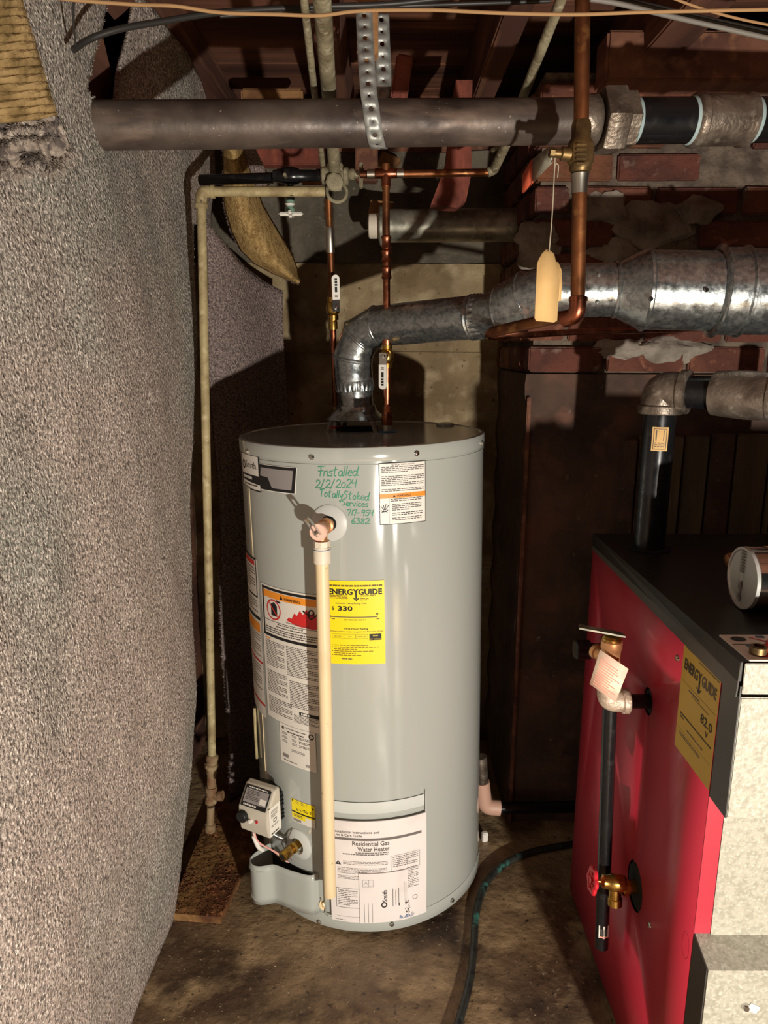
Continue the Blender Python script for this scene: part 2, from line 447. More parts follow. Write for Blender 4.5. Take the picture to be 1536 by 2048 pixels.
# sill and rim above the back wall
g = G(); g.box((.3, YB+.30, 1.99), (3.0, .05, .26)); obj('rim_joist', g, 'wood', ceiling)
g = G(); g.box((-.05, YB+.07, 1.895), (1.0, .14, .05), bev=.004); obj('sill_plate', g, 'wood', ceiling)
# red painted blocking over the wall
for (x0, x1, yy) in ((475, 648, 315),):
    a = aty(x0, 292, 2.22); b = aty(x1, 292, 2.22); c = aty(x0, 330, 2.22)
    g = G(); g.box(((a.x+b.x)/2, 2.24, (a.z+c.z)/2), (b.x-a.x, .05, a.z-c.z), bev=.003)
    o = obj('blocking_board', g, 'red_wood', ceiling); o['label'] = 'red-stained board above the wall'
a = aty(482, 178, 2.26); b = aty(606, 203, 2.26)
g = G(); g.box(((a.x+b.x)/2, 2.27, (a.z+b.z)/2), (b.x-a.x, .04, (a.z-b.z)), bev=.006)
obj('blocking_board', g, 'raw_wood', ceiling)
# crossing header at the right
a = aty(1205, 150, 1.78)
g = G(); g.box((a.x+.45, 1.80, 1.93), (.9, .09, .10), bev=.006); obj('header', g, 'wood', ceiling)

# chimney of old brick, parged below
YC, XC = 1.85, .352
chim = thing('chimney_base', 'old brick chimney base with parged lower face behind the red boiler', 'chimney', (XC+.5, YC+.2, 0))
chim['kind'] = 'structure'
ZC = aty(1100, 748, YC).z
g = G()
def parge(i, j):
    x = XC+1.05*i; z = ZC*j
    return Vector((x+.004*math.sin(z*40), YC-.004+.006*math.sin(x*17+z*5)*math.sin(z*11+2), z))
g.grid(parge, 40, 50)
def pside(i, j):
    z = ZC*j; yy = YC+(YB-YC)*i
    return Vector((XC+.004*math.sin(z*40), yy-.004*(1-i), z))
g.grid(lambda i, j: pside(1-i, j), 10, 50)
g.box((XC+.53, YC+.24, ZC/2), (1.03, .44, ZC-.002))
obj('parged_face', g, 'parge', chim)
g = G(); g.box((XC+.535, YC+.235, (ZC+1.93)/2), (1.04, .45, 1.93-ZC)); obj('mortar_core', g, 'mortar', chim)
rn = random.Random(11)
ch = .0735; row = 0; z = ZC+.004
while z < 1.90:
    x = XC-.004-(0.10 if row % 2 else 0)
    while x < XC+1.0:
        L = rn.uniform(.185, .205)
        x0 = max(x, XC-.006); x1 = min(x+L, XC+1.04)
        if x1-x0 > .03 and rn.random() > .04:
            d = rn.uniform(.000, .009)-.008
            g = G(); R = Matrix.Rotation(rn.uniform(-.02, .02), 3, 'Z') @ Matrix.Rotation(rn.uniform(-.012, .012), 3, 'Y')
            g.box(((x0+x1)/2, YC+.03-d, z+ch/2-.005), (x1-x0-.012, .08, ch-.013+rn.uniform(-.004, .002)), R=R, bev=.004)
            obj('brick', g, rn.choice(['brick_a', 'brick_b', 'brick_c', 'brick_b', 'brick_a']), chim)
        x += L
    # the brick ends seen on the side facing the heater
    yy = YC+.06
    while yy < YB-.02:
        L = rn.uniform(.09, .2)
        g = G(); g.box((XC+.028, yy+L/2, z+ch/2-.005), (.07, L-.012, ch-.014), bev=.004)
        obj('brick', g, rn.choice(['brick_a', 'brick_b', 'brick_c']), chim); yy += L
    z += ch; row += 1
# smears of mortar over the bricks
def blob(px, py, Y, rx, ry, rz, seed):
    c = aty(px, py, Y); rr = random.Random(seed); ph = [rr.uniform(0, 6) for _ in range(6)]
    g = G()
    def f(i, j):
        t = 2*math.pi*i; p = math.pi*j
        d = Vector((math.sin(p)*math.cos(t), math.sin(p)*math.sin(t), math.cos(p)))
        k = 1+.18*math.sin(3*t+ph[0])*math.sin(p)+.15*math.sin(5*p+ph[1])+.1*math.sin(7*t+ph[2])*math.sin(p)
        return c+Vector((d.x*rx*k, d.y*ry*k, d.z*rz*k))
    g.grid(f, 22, 12); return g
for k, (px, py, rx, rz) in enumerate(((1215, 420, .055, .04), (1290, 450, .10, .05), (1235, 505, .06, .035), (1075, 505, .05, .045), (1330, 700, .09, .03), (1075, 470, .045, .03), (1240, 700, .07, .025), (1390, 420, .05, .03))):
    obj('mortar_smear', blob(px, py, YC, rx, .018, rz, k), 'plaster', chim)
# vertical form boards beside the parging
xs = [1236, 1268, 1312, 1360, 1412, 1462, 1530, 1620, 1720]
bd = thing('form_boards', 'row of dark upright boards against the wall behind the boiler', 'boards', (.85, YC-.03, 0))
for a_, b_ in zip(xs[:-1], xs[1:]):
    p = aty(a_+1, 1000, YC-.03); q = aty(b_-1, 1000, YC-.03)
    g = G(); g.box(((p.x+q.x)/2, YC-.022+rn.uniform(-.006, .006), .55), (q.x-p.x-.003, .02, 1.1+rn.uniform(-.02, .02)), bev=.003)
    obj('board', g, 'parge' if rn.random() < .5 else 'old_board', bd)
# narrow wooden post beside the chimney
p = aty(1028, 800, YC-.02)
g = G(); g.box((XC+.006, YC-.016, .60), (.010, .012, 1.19), bev=.002)
tag(obj('wood_strip', g, 'wood'), 'thin upright wooden strip along the chimney edge beside the heater', 'strip')

# ================================================================== CARPET
def pl(pts, v):
    """piecewise linear (v -> value)"""
    if v <= pts[0][0]: return pts[0][1]
    for (a, b) in zip(pts[:-1], pts[1:]):
        if v <= b[0]: return a[1]+(b[1]-a[1])*(v-a[0])/(b[0]-a[0])
    return pts[-1][1]
def cx(y, z):
    base = pl([(0, -.492), (.25, -.468), (.5, -.452), (1.3, -.452), (1.65, -.468), (2.2, -.468)], z)
    return base + .006*math.sin(y*9+z*2)+.004*math.sin(z*7+y*3)+.0025*math.sin(y*31)*math.sin(z*17)
def tufts(g, pts, nrm, n, ln, w, mi=0, seed=0, along=None):
    """short tufts standing out of a cut carpet edge"""
    rr = random.Random(seed)
    for _ in range(n):
        k = rr.randrange(len(pts)-1); t = rr.random()
        p = pts[k].lerp(pts[k+1], t)
        d = (Vector(nrm)+Vector((rr.uniform(-.8, .8), rr.uniform(-.8, .8), rr.uniform(-.8, .8)))).normalized()*ln*rr.uniform(.4, 1.2)
        a = d.orthogonal().normalized()*w; b = d.cross(a).normalized()*w
        g.add([p+a, p-a*.5+b*.8, p-a*.5-b*.8, p+d], [(0, 1, 3), (1, 2, 3), (2, 0, 3)], mi, False)
edge_main = [(0, 1.470), (.10, 1.50), (.28, 1.53), (.49, 1.61), (.96, 1.70), (1.5, 1.83), (1.60, 1.86), (1.63, 2.08), (1.69, 2.12)]
edge_slit = [(1.69, 1.235), (1.88, 1.40), (2.0, 1.49)]
def near_lim(z): return pl(edge_main, z) if z < 1.69 else pl(edge_slit, z)
carpet = thing('wall_carpet', 'grey speckled carpet hung as a wall covering beside the heater', 'carpet', (-.48, 1.0, 0))
f_l = [(1.69, 1.375), (1.72, 1.39), (1.90, 1.53), (1.97, 1.57)]
f_r = [(1.69, 2.12), (1.74, 2.16), (1.90, 2.17), (1.97, 2.0)]
NN, NF = 110, 60
zs_ = [1.69*k/130 for k in range(130)]+[1.69+.28*k/22 for k in range(23)]
Vs = []; Fs = []
for z in zs_:
    if z < 1.69: a0, a1, b0, b1 = .25, 1.29, 1.29, pl(edge_main, z)
    else: a0, a1, b0, b1 = .25, pl(edge_slit, z), pl(f_l, z), pl(f_r, z)
    ys_ = [a0+(a1-a0)*k/NN for k in range(NN+1)]+[b0+(b1-b0)*k/NF for k in range(NF+1)]
    Vs += [Vector((cx(y, z), y, z)) for y in ys_]
NC = NN+NF+2
for r_ in range(len(zs_)-1):
    for c_ in range(NC-1):
        if c_ != NN: Fs.append((r_*NC+c_, r_*NC+c_+1, (r_+1)*NC+c_+1, (r_+1)*NC+c_))
g = G(); g.add(Vs, Fs)
o = obj('carpet_sheet', g, 'carpet', carpet, thick=.008)
bm = bmesh.new(); bm.from_mesh(o.data); bmesh.ops.remove_doubles(bm, verts=bm.verts, dist=.0004); bm.to_mesh(o.data); bm.free()
g = G()
E1 = [Vector((cx(pl(edge_main, z), z), pl(edge_main, z), z)) for z in [1.60*k/60 for k in range(61)]]
tufts(g, E1, (.2, 1, 0), 1500, .007, .0012, seed=1)
E2 = [Vector((cx(pl(edge_slit, z), z), pl(edge_slit, z), z)) for z in [1.69+.3*k/20 for k in range(21)]]
tufts(g, E2, (.2, 1, 0), 500, .007, .0012, seed=2)
E3 = [Vector((cx(y, 1.69), y, 1.69)) for y in [1.235+.12*k/10 for k in range(11)]]
tufts(g, E3, (.2, 0, 1), 260, .008, .0012, seed=3)
o = obj('cut_edge_tufts', g, 'carpet', carpet); o['kind'] = 'stuff'
# dark stud seen through the slit
g = G(); g.box((-.53, 1.36, 1.83), (.06, .16, .34), R=Matrix.Rotation(.6, 3, 'X'), bev=.003)
tag(obj('wall_stud', g, 'wood'), 'dark wooden stud showing through the slit in the carpet', 'stud')
# rear carpet with its folded corner
rear = thing('rear_carpet', 'mauve grey carpet hanging in the corner behind the heater with a folded corner', 'carpet', (-.36, 2.1, 0))
def rcp(s, z):          # s 0..1 along the sheet
    x = -.452+.165*s; y = 1.93+.22*s+.02*math.sin(s*6+z*2)
    return Vector((x+.006*math.sin(z*9+s*5), y, z))
RL = [aty(436, 470, 1.95).z, ]
def rtop(s): return pl([(0, 1.62), (.2, 1.58), (.5, 1.52), (.75, 1.49), (1, 1.47)], s)
g = G(); g.grid(lambda i, j: rcp(i, rtop(i)*j), 40, 70)
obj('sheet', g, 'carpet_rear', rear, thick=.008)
g = G()
tufts(g, [rcp(0, z) for z in [1.62*k/40 for k in range(41)]], (-.6, -.6, 0), 900, .008, .0012, seed=5)
o = obj('cut_edge_tufts', g, 'carpet_rear', rear); o['kind'] = 'stuff'
# folded flap showing the burlap backing: outlines left/right down the fold
fl = [(448, 292), (450, 330), (447, 375), (452, 420), (463, 460), (482, 500), (508, 525), (545, 545), (598, 567)]
fr = [(482, 292), (494, 330), (510, 372), (524, 410), (545, 446), (566, 480), (583, 510), (592, 535), (600, 562)]
def flap(i, j):
    k = j*(len(fl)-1); a = min(int(k), len(fl)-2); t = k-a
    Lx = fl[a][0]*(1-t)+fl[a+1][0]*t; Ly = fl[a][1]*(1-t)+fl[a+1][1]*t
    Rx = fr[a][0]*(1-t)+fr[a+1][0]*t; Ry = fr[a][1]*(1-t)+fr[a+1][1]*t
    Y = 1.93+.14*j+.05*i-.07*math.sin(math.pi*i)
    return aty(Lx+(Rx-Lx)*i, Ly+(Ry-Ly)*i, Y)
g = G(); g.grid(flap, 18, 40)
fo = obj('folded_flap', g, 'burlap', rear, thick=.007); fo['label'] = 'tan burlap backing of the folded-over corner'
g = G()
tufts(g, [flap(0, k/40) for k in range(41)], (-.5, -.3, -.6), 900, .008, .0012, seed=6)
o = obj('flap_edge_tufts', g, 'carpet_rear', rear); o['kind'] = 'stuff'
g = G()
pa = [(482, 290), (512, 300), (543, 362), (530, 374), (512, 374), (494, 330)]
g.prism([aty(x, y, 2.00) for x, y in pa], ext=(0, .012, 0))
o = obj('fold_back', g, 'carpet_rear', rear)
# ribbed flap hanging near the camera
rib = thing('ribbed_carpet_flap', 'tan ribbed backing of a carpet flap hanging from overhead', 'carpet', (-.42, .85, 1.5))
A0 = aty(-170, -60, .80); A1 = aty(22, -60, .80); B0 = aty(-170, 215, .86); B1 = aty(112, 232, .86)
kx = 1.0
A0, A1 = A0+(A0-B0)*kx, A1+(A1-B1)*kx*.9; B0 = aty(-170, 215, .86); B1 = aty(112, 232, .86)
def ribf(i, j):
    p = A0.lerp(A1, i).lerp(B0.lerp(B1, i), j)
    n = Vector((.35, -.93, -.1)).normalized()
    return p+n*(.045*math.sin(math.pi*i)**.8+0.0050*math.cos(j*2*math.pi*34+math.sin(i*3)*1.2))+Vector((0, 0, -.016*math.sin(math.pi*i)))
g = G(); g.grid(ribf, 30, 420)
obj('ribbed_backing', g, 'rib_backing', rib, thick=.006)
g = G()
def fr_(i, j):
    p = ribf(i, 1.0); return p+Vector((.003*math.sin(i*40)*j, .004+.022*j+.003*math.sin(i*31+j*7), -j*(.034+.007*math.sin(i*23)+.004*math.sin(i*61))))
g.grid(fr_, 90, 12)
obj('frayed_end', g, 'fray', rib, thick=.004)
g = G(); tufts(g, [fr_(k/40, .9) for k in range(41)], (.1, -.1, -1), 1500, .020, .0012, seed=9)
tufts(g, [fr_(k/40, .4) for k in range(41)], (.1, -1, -.9), 900, .012, .0012, seed=10)
tufts(g, [fr_(k/40, .12) for k in range(41)], (.1, -1, -.9), 600, .010, .0012, seed=12)
o = obj('fray_tufts', g, 'fray', rib); o['kind'] = 'stuff'

# ================================================================== WATER HEATER
HR = .28; HX, HY, HT = -.028, 1.705, -.0213
heater = thing('water_heater', 'tall grey cylindrical gas water heater with labels standing on the floor', 'water heater', (HX, HY, 0), (0, HT, 0))
HI = INV[heater]; HM = HI.inverted()
def hpx(x, y, R=HR):
    """pixel -> (theta, z) on the heater jacket; theta 0 faces the camera"""
    o = HI @ CAMP; d = HI.to_3x3() @ ray(x, y)
    a = d.x**2+d.y**2; b = 2*(o.x*d.x+o.y*d.y); c = o.x**2+o.y**2-R*R
    D = b*b-4*a*c
    if D < 0: t = -b/(2*a)
    else: t = (-b-math.sqrt(D))/(2*a)
    p = o+d*t
    return math.atan2(p.x, -p.y), p.z
def hp(th, z, r=HR): return Vector((r*math.sin(th), -r*math.cos(th), z))
def hn(th): return Vector((math.sin(th), -math.cos(th), 0))
def hring(prof, g, mi=0, n=96):
    return g.lathe(prof, (0, 0, 0), (0, 0, 1), n=n, mi=mi, cap=False)
ZT = 1.12
# jacket: sheet metal with a faint dent that splits the highlight
th0, _ = hpx(785, 1110)
def jr(th, z):
    k = th-th0
    return HR-.0013*math.exp(-(k/.032)**2)*(1-.25*math.sin(z*5))+.0004*math.sin(th*7+z*2)
g = G()
g.grid(lambda i, j: (lambda th, z: hp(th, z, jr(th, z)))(-math.pi+2*math.pi*i, .022+(ZT-.03)*j), 360, 60)
obj('jacket', g, 'enamel', heater, local=True)
g = G()
hring([(HR+.0018, ZT-.027), (HR+.0024, ZT-.0255), (HR+.0024, ZT-.003), (HR+.001, ZT), (HR-.006, ZT+.001), (HR-.008, ZT-.001)], g)
hring([(HR+.0012, ZT-.0345), (HR+.0016, ZT-.0335), (HR+.0012, ZT-.0325)], g)
obj('top_rim', g, 'enamel', heater, local=True)
g = G(); g.lathe([(HR-.007, ZT-.006), (HR-.007, ZT-.001)], (0, 0, 0), (0, 0, 1), n=96)
top = obj('top_pan', g, 'enamel_top', heater, local=True)
g = G()
hring([(HR-.03, .014), (HR+.001, .014), (HR+.0022, .016), (HR+.0022, .046), (HR+.001, .048)], g)
obj('bottom_rim', g, 'enamel', heater, local=True)
g = G(); g.lathe([(HR-.035, 0), (HR-.035, .02)], (0, 0, 0), (0, 0, 1), n=64)
obj('base_ring', g, 'black_plastic', heater, local=True)
# vertical seam and a spare nipple collar on the lid
g = G()
ths, _ = hpx(497, 950)
g.grid(lambda i, j: hp(ths+(.009*i), .05+(ZT-.09)*j, HR+.0012*math.sin(math.pi*i)), 4, 20)
obj('jacket_seam', g, 'pvc', heater, local=True)
def screw(th, z, name='screw'):
    g = G(); n = hn(th); o = hp(th, z, HR+.002)
    g.lathe([(.0062, 0), (.0062, .0012), (.0045, .0014), (.0045, .005), (.002, .0062)], o, n, n=6, smooth=False)
    g.lathe([(.0, .0061), (.0015, .0061), (.0015, .0066)], o, n, n=8)
    return obj(name, g, 'chrome', heater, local=True)
for x, y in ((497, 903), (625, 914), (832, 906), (961, 886), (640, 1842), (783, 1846), (902, 1799)):
    screw(*hpx(x, y))
# draft hood
hc0 = HI @ atz(713, 858, ZT); hcx, hcy = hc0.x, hc0.y
FR = .0455
g = G()
g.lathe([(FR+.024, .024), (FR+.026, .0265), (FR+.018, .034), (FR+.008, .043), (FR+.003, .049), (FR+.002, .058), (FR-.004, .058), (FR+.005, .042), (FR+.022, .026)], (hcx, hcy, ZT), (0, 0, 1), n=48, cap=False)
hood = obj('draft_hood', g, 'galv', heater, local=True)
for a in (-2.6, -.95, .5, 2.0):
    d = Vector((math.cos(a), math.sin(a), 0)); t = Vector((-d.y, d.x, 0))
    R = Matrix((t, d, (0, 0, 1))).transposed()
    g = G(); g.prism([Vector((hcx, hcy, ZT))+t*s*.007+d*(FR+q)+Vector((0, 0, h)) for s, q, h in ((-1, .021, .027), (1, .021, .027), (.8, .034, -.0005), (-.8, .034, -.0005))], ext=d*.0015)
    obj('hood_leg', g, 'galv_dull', hood, local=True)
g = G(); g.lathe([(FR-.004, -.003), (FR+.006, .002), (FR+.006, .004), (FR-.004, .004)], (hcx, hcy, ZT), (0, 0, 1), n=40)
obj('flue_opening', g, 'black_hole', heater, local=True)
# water nipples with the red and blue rings
for px, py, mt, lb in ((672, 852, 'lbl_red', 'red hot-water ring'), (775, 864, 'lbl_blue', 'blue cold-water ring')):
    c = HI @ atz(px, py, ZT)
    g = G(); g.lathe([(.021, 0), (.021, .002), (.013, .0025)], (c.x, c.y, ZT-.0005), (0, 0, 1), n=28)
    r_ = obj('water_nipple_ring', g, mt, heater, local=True); r_['label'] = lb
    g = G(); g.lathe([(.0115, 0), (.0115, .03)], (c.x, c.y, ZT), (0, 0, 1), n=20)
    obj('water_nipple', g, 'galv_dull', heater, local=True)
c = HI @ atz(890, 853, ZT)
g = G(); g.lathe([(.022, 0), (.022, .004), (.018, .006), (.0, .006)], (c.x, c.y, ZT-.0005), (0, 0, 1), n=28)
obj('anode_cap', g, 'enamel', heater, local=True)
# rods of a tape-wrapped pilot tube along the left side
g = G()
tl, _ = hpx(524, 1560)
g.tube(spline([hp(tl-.09, .47, HR+.004), hp(tl-.07, .40, HR+.006), hp(tl-.07, .34, HR+.006)]), .0035, n=8)
obj('thermostat_tube', g, 'gas_pipe', heater, local=True)

def hlabel(pL, pT, pR, pB, w=None):
    """label between four pixel limits: (left x at mid y), top y, right x, bottom y"""
def hmap(tl_, tr_, z0, z1, w, h, r=HR, sk=0.):
    def fn(u, v, off):
        th = tl_+(tr_-tl_)*u/w
        return hp(th, z0+(z1-z0)*v/h+sk*(u/w-.5), r+.0012+off)
    return fn
def hcorners(xl, yl, xr, yr, yb_l, yb_r):
    """top-left, top-right pixels and bottom pixels -> theta/z limits"""
    a, za = hpx(xl, yl); b, zb = hpx(xr, yr)
    _, zc = hpx(xl+3, yb_l); _, zd = hpx(xr, yb_r)
    return a, b, (zc+zd)/2, (za+zb)/2

# -- relief valve notice (white, upper right)
a, b, z0, z1 = hcorners(757, 926, 850, 921, 1048, 1044)
w = HR*(b-a); h = z1-z0; L = Label(w, h)
L.frame(0, 0, w, h, .0012, 'ink')
L.text('T&P RELIEF VALVE OPENING', w*.5, h*.955, .0034, 'ink_soft', align='c', fit=w*.5)
L.words(w*.05, h*.83, w*.96, h*.94, 4, 'ink_soft', fill=.42)
L.words(w*.05, h*.62, w*.96, h*.79, 6, 'ink_soft', fill=.42)
L.words(w*.05, h*.525, w*.96, h*.58, 2, 'ink_soft', fill=.42)
L.rect(.0012, h*.43, w-.0012, h*.505, 'lbl_orange')
L.poly([(w*.28, h*.445), (w*.335, h*.445), (w*.307, h*.49)], 'ink', 2)
L.text('WARNING', w*.36, h*.447, .0062, 'ink', bold=.015, fit=w*.3)
L.rect(w*.2, .001, w*.205, h*.43, 'ink_soft')
L.words(w*.23, h*.36, w*.92, h*.42, 2, 'ink_soft', fill=.42)
L.words(w*.26, h*.21, w*.90, h*.335, 4, 'ink_soft', fill=.42)
L.words(w*.26, h*.13, w*.92, h*.19, 2, 'ink', fill=.42)
L.words(w*.26, h*.05, w*.90, h*.11, 2, 'ink_soft', fill=.42)
for k, (dx, dy) in enumerate(((-.07, .07), (-.02, .09), (.03, .1), (.08, .08), (-.06, -.03), (.05, -.03))):
    L.line([(w*(.105+dx*.25), h*(.235+dy*.15)), (w*(.105+dx), h*(.235+dy))], .0013, 'ink', 2)
L.line([(w*.04, h*.235), (w*.085, h*.215), (w*.13, h*.22), (w*.17, h*.24)], .0016, 'ink', 2)
L.build('relief_notice', hmap(a, b, z0, z1, w, h), heater, back='lbl_clean', label='white relief valve notice with an orange warning bar', local=True)

# -- energy guide
a, b, z0, z1 = hcorners(636, 1160, 768, 1158, 1326, 1323)
w = HR*(b-a); h = z1-z0; L = Label(w, h)
U = lambda px: w*(hpx(px, 1240)[0]-a)/(b-a)
V = lambda py: h*(1-(py-1159)/(1324-1159))
L.words(U(660), V(1171), w*.97, V(1167), 1, 'ink_gold', fill=.8)
L.text('ENERG', U(659), V(1185.5), .0165, 'ink', bold=.035, fit=U(707)-U(659))
L.text('Y', U(713), V(1185.5), .0165, 'ink', bold=.035, align='c', fit=.0125)
L.text('GUIDE', U(718), V(1185.5), .0165, 'ink', bold=.035, fit=U(765)-U(718))
L.rect(U(712), V(1194), U(715), V(1179), 'ink', 2)
L.poly([(U(708), V(1193)), (U(714), V(1198)), (U(719.5), V(1193)), (U(719.5), V(1191)), (U(714), V(1195)), (U(708), V(1191))], 'ink', 3)
L.words(U(660), V(1195), U(697), V(1187), 3, 'ink_gold', fill=.5)
L.words(U(722), V(1189), U(752), V(1187), 1, 'ink_gold', fill=.9); L.words(U(722), V(1197.5), U(738), V(1192), 2, 'ink_gold', fill=.6)
L.text('Estimated Yearly Energy Cost', U(673), V(1204), .0042, 'ink_soft', bold=.01, fit=U(734)-U(673))
L.text('$', U(665), V(1216), .0105, 'ink', bold=.012); L.text('330', U(677), V(1217), .0135, 'ink', bold=.03, fit=U(706)-U(677))
L.rect(U(662), V(1230.6), U(755), V(1229), 'ink_soft'); L.rect(U(662), V(1232), U(663), V(1227.5), 'ink_soft')
L.poly([(U(752), V(1223)), (U(757), V(1223)), (U(754.5), V(1228))], 'ink', 2)
L.words(U(664), V(1235), U(672), V(1233), 1, 'ink_gold', fill=.9); L.words(U(688), V(1236.5), U(732), V(1234.5), 1, 'ink_gold', fill=.9); L.words(U(753), V(1235), U(760), V(1233), 1, 'ink_gold', fill=.9)
L.text('First Hour Rating', U(689), V(1254), .0046, 'ink', bold=.02, fit=U(736)-U(689))
L.text('(How much hot water you get in the first hour of use)', U(661), V(1259.5), .0040, 'ink_soft', bold=.005, fit=U(766)-U(661))
for x0, x1, t in ((664, 687, 'VERY SMALL'), (687, 711, 'LOW'), (711, 735, 'MEDIUM')):
    L.frame(U(x0), V(1272), U(x1), V(1263.5), .0004, 'ink_gold'); L.text(t, U((x0+x1)/2), V(1269), .0028, 'ink_soft', align='c', fit=(U(x1)-U(x0))*(.7 if len(t) > 4 else .3))
L.rect(U(738), V(1276), U(762), V(1263.5), 'ink', 2); L.text('HIGH', U(750), V(1268), .0038, 'lbl_yellow', 3, bold=.02, align='c', fit=.010); L.text('81 Gallons', U(750), V(1274.5), .0034, 'lbl_yellow', 3, bold=.01, align='c', fit=.021)
for k, (yy, xe) in enumerate(((1286, 735), (1290, 757), (1294, 712), (1298, 745), (1302, 712), (1306, 722))):
    if k in (0, 1, 3, 5): L.rect(U(663), V(yy+1), U(664.5), V(yy-.6), 'ink_soft')
    L.words(U(667), V(yy+1), U(xe), V(yy-.7), 1, 'ink_gold', fill=.8)
L.words(U(682), V(1314.5), U(704), V(1312.3), 1, 'ink_soft', fill=.9)
L.build('energy_label', hmap(a, b, z0, z1, w, h), heater, back='lbl_yellow', label='bright yellow energy label', local=True)

# -- large flammable-vapour warning label
a, _ = hpx(523, 1172); b, _ = hpx(640, 1196)
_, z1 = hpx(580, 1182); _, z0 = hpx(600, 1458)
w = HR*(b-a); h = z1-z0; L = Label(w, h)
def RV(t): return h*(1-t)      # t measured down from the top, 0..1
L.frame(w*.03, RV(.37), w*1.0, RV(.012), .006, 'ink')
L.rect(w*.03+.006, RV(.085), w, RV(.036), 'lbl_orange')
L.poly([(w*.40, RV(.075)), (w*.455, RV(.075)), (w*.428, RV(.047))], 'ink', 3)
L.text('WARNING', w*.47, RV(.075), .0085, 'ink', 3, bold=.02, fit=w*.26)
# no-fuel-can sign
cxu, cyv, rr = w*.27, RV(.165), .0235
L.poly([(cxu-.008, cyv-.014), (cxu+.012, cyv-.014), (cxu+.012, cyv+.010), (cxu+.003, cyv+.018), (cxu-.008, cyv+.012)], 'ink', 2)
L.ring(cxu, cyv, rr, .0032, 'lbl_red', 3)
L.line([(cxu-.016, cyv+.016), (cxu+.016, cyv-.016)], .003, 'lbl_red', 3)
L.line([(cxu+.012, cyv+.022), (cxu+.022, cyv+.020)], .004, 'ink', 3)
# flames and figure
fx = w*.50
fl_ = [(0, .008), (.006, .016), (.010, .013), (.016, .028), (.02, .022), (.026, .036), (.031, .027), (.037, .041), (.042, .028), (.048, .036), (.052, .026), (.058, .022), (.064, .012), (.066, .002), (.05, -.002), (.02, 0)]
L.poly([(fx+x*w/.118, RV(.20)-.012+y) for x, y in fl_], 'lbl_red', 2)
L.ring(fx+.045*w/.118, RV(.13), .0075, .003, 'ink', 3)
L.line([(fx+.032*w/.118, RV(.125)), (fx+.040*w/.118, RV(.148)), (fx+.043*w/.118, RV(.175))], .0035, 'ink', 3)
L.line([(fx+.056*w/.118, RV(.12)), (fx+.052*w/.118, RV(.148)), (fx+.045*w/.118, RV(.17))], .003, 'ink', 3)
L.text('Flammable Vapors', fx, RV(.235), .0055, 'ink_soft', 3, fit=w*.36)
L.rect(w*.03, RV(.2525), w, RV(.249), 'ink_soft', 2)
L.words(w*.33, RV(.268), w*.75, RV(.26), 1, 'ink_soft', fill=.8); L.words(w*.3, RV(.287), w*.8, RV(.278), 1, 'ink_soft', fill=.8)
L.words(w*.09, RV(.345), w*.98, RV(.298), 3, 'ink_soft', fill=.5, last=1)
L.rect(w*.03, RV(.372), w, RV(.352), 'ink', 2)
L.words(w*.06, RV(.396), w*.16, RV(.385), 1, 'lbl_orange', fill=.9)
for (u0, u1, t0, t1, n) in ((.06, .44, .405, .60, 16), (.47, .98, .40, .62, 18), (.06, .46, .63, .80, 14), (.50, .98, .65, .85, 16), (.06, .52, .83, .955, 10), (.55, .98, .90, .96, 6)):
    L.words(w*u0, RV(t1), w*u1, RV(t0), n, 'ink_soft', fill=.42)
L.rect(w*.45, RV(.97), w*.453, RV(.40), 'lbl_clean', 2)
L.rect(w*.64, RV(.893), w*.95, RV(.868), 'ink', 2); L.words(w*.67, RV(.889), w*.80, RV(.872), 1, 'lbl_white', 3, fill=.9)
L.build('warning_label', hmap(a, b, z0, z1, w, h, sk=0), heater, back='lbl_white', label='large white warning label with flame and no-fuel pictograms', local=True)

# -- tall narrow instruction label at the far left
a, _ = hpx(497.5, 1200); b, _ = hpx(519, 1180)
_, z1 = hpx(508, 1115); _, z0 = hpx(525, 1428)
w = HR*(b-a); h = z1-z0; L = Label(w, h)
L.frame(0, h*.76, w*.93, h, .004, 'ink'); L.rect(w*.1, h*.955, w*.85, h*.985, 'lbl_red', 2)
L.words(w*.1, h*.80, w*.85, h*.94, 8, 'ink_grey', fill=.4)
L.words(w*.1, h*.66, w*.9, h*.74, 5, 'ink_grey', fill=.4)
L.rect(0, h*.625, w, h*.645, 'ink', 2); L.rect(0, h*.545, w*.96, h*.605, 'lbl_orange', 2)
L.words(w*.05, h*.38, w*.95, h*.53, 9, 'ink_grey', fill=.35)
L.rect(0, h*.35, w, h*.362, 'lbl_red', 2); L.words(w*.1, h*.16, w*.9, h*.33, 9, 'ink_grey', fill=.35)
L.rect(0, h*.075, w, h*.09, 'lbl_red', 2)
L.build('instruction_label', hmap(a, b, z0, z1, w, h), heater, back='lbl_white', label='narrow instruction label with orange and red bars', local=True)

# -- rating plate
a, _ = hpx(560, 1450); b, _ = hpx(631, 1465)
_, z1 = hpx(595, 1457); _, z0 = hpx(598, 1535)
w = HR*(b-a); h = z1-z0; L = Label(w, h)
L.frame(w*.02, h*.02, w*.98, h*.98, .0015, 'lbl_clean', 1)
L.disc(w*.12, h*.9, .004, 'ink_soft', 2); L.ring(w*.9, h*.88, .0068, .0025, 'ink', 2)
L.words(w*.2, h*.9, w*.78, h*.93, 1, 'ink_grey', fill=.8); L.words(w*.25, h*.81, w*.72, h*.85, 1, 'ink_soft', fill=.8)
for k, vv in enumerate((.72, .62, .52)):
    L.words(w*.08, h*vv, w*.24, h*(vv+.07), 2, 'ink_grey', fill=.5); L.words(w*.38, h*vv, w*.52, h*(vv+.07), 2, 'ink_grey', fill=.5); L.words(w*.58, h*vv, w*.86, h*(vv+.07), 2, 'ink_soft', fill=.5)
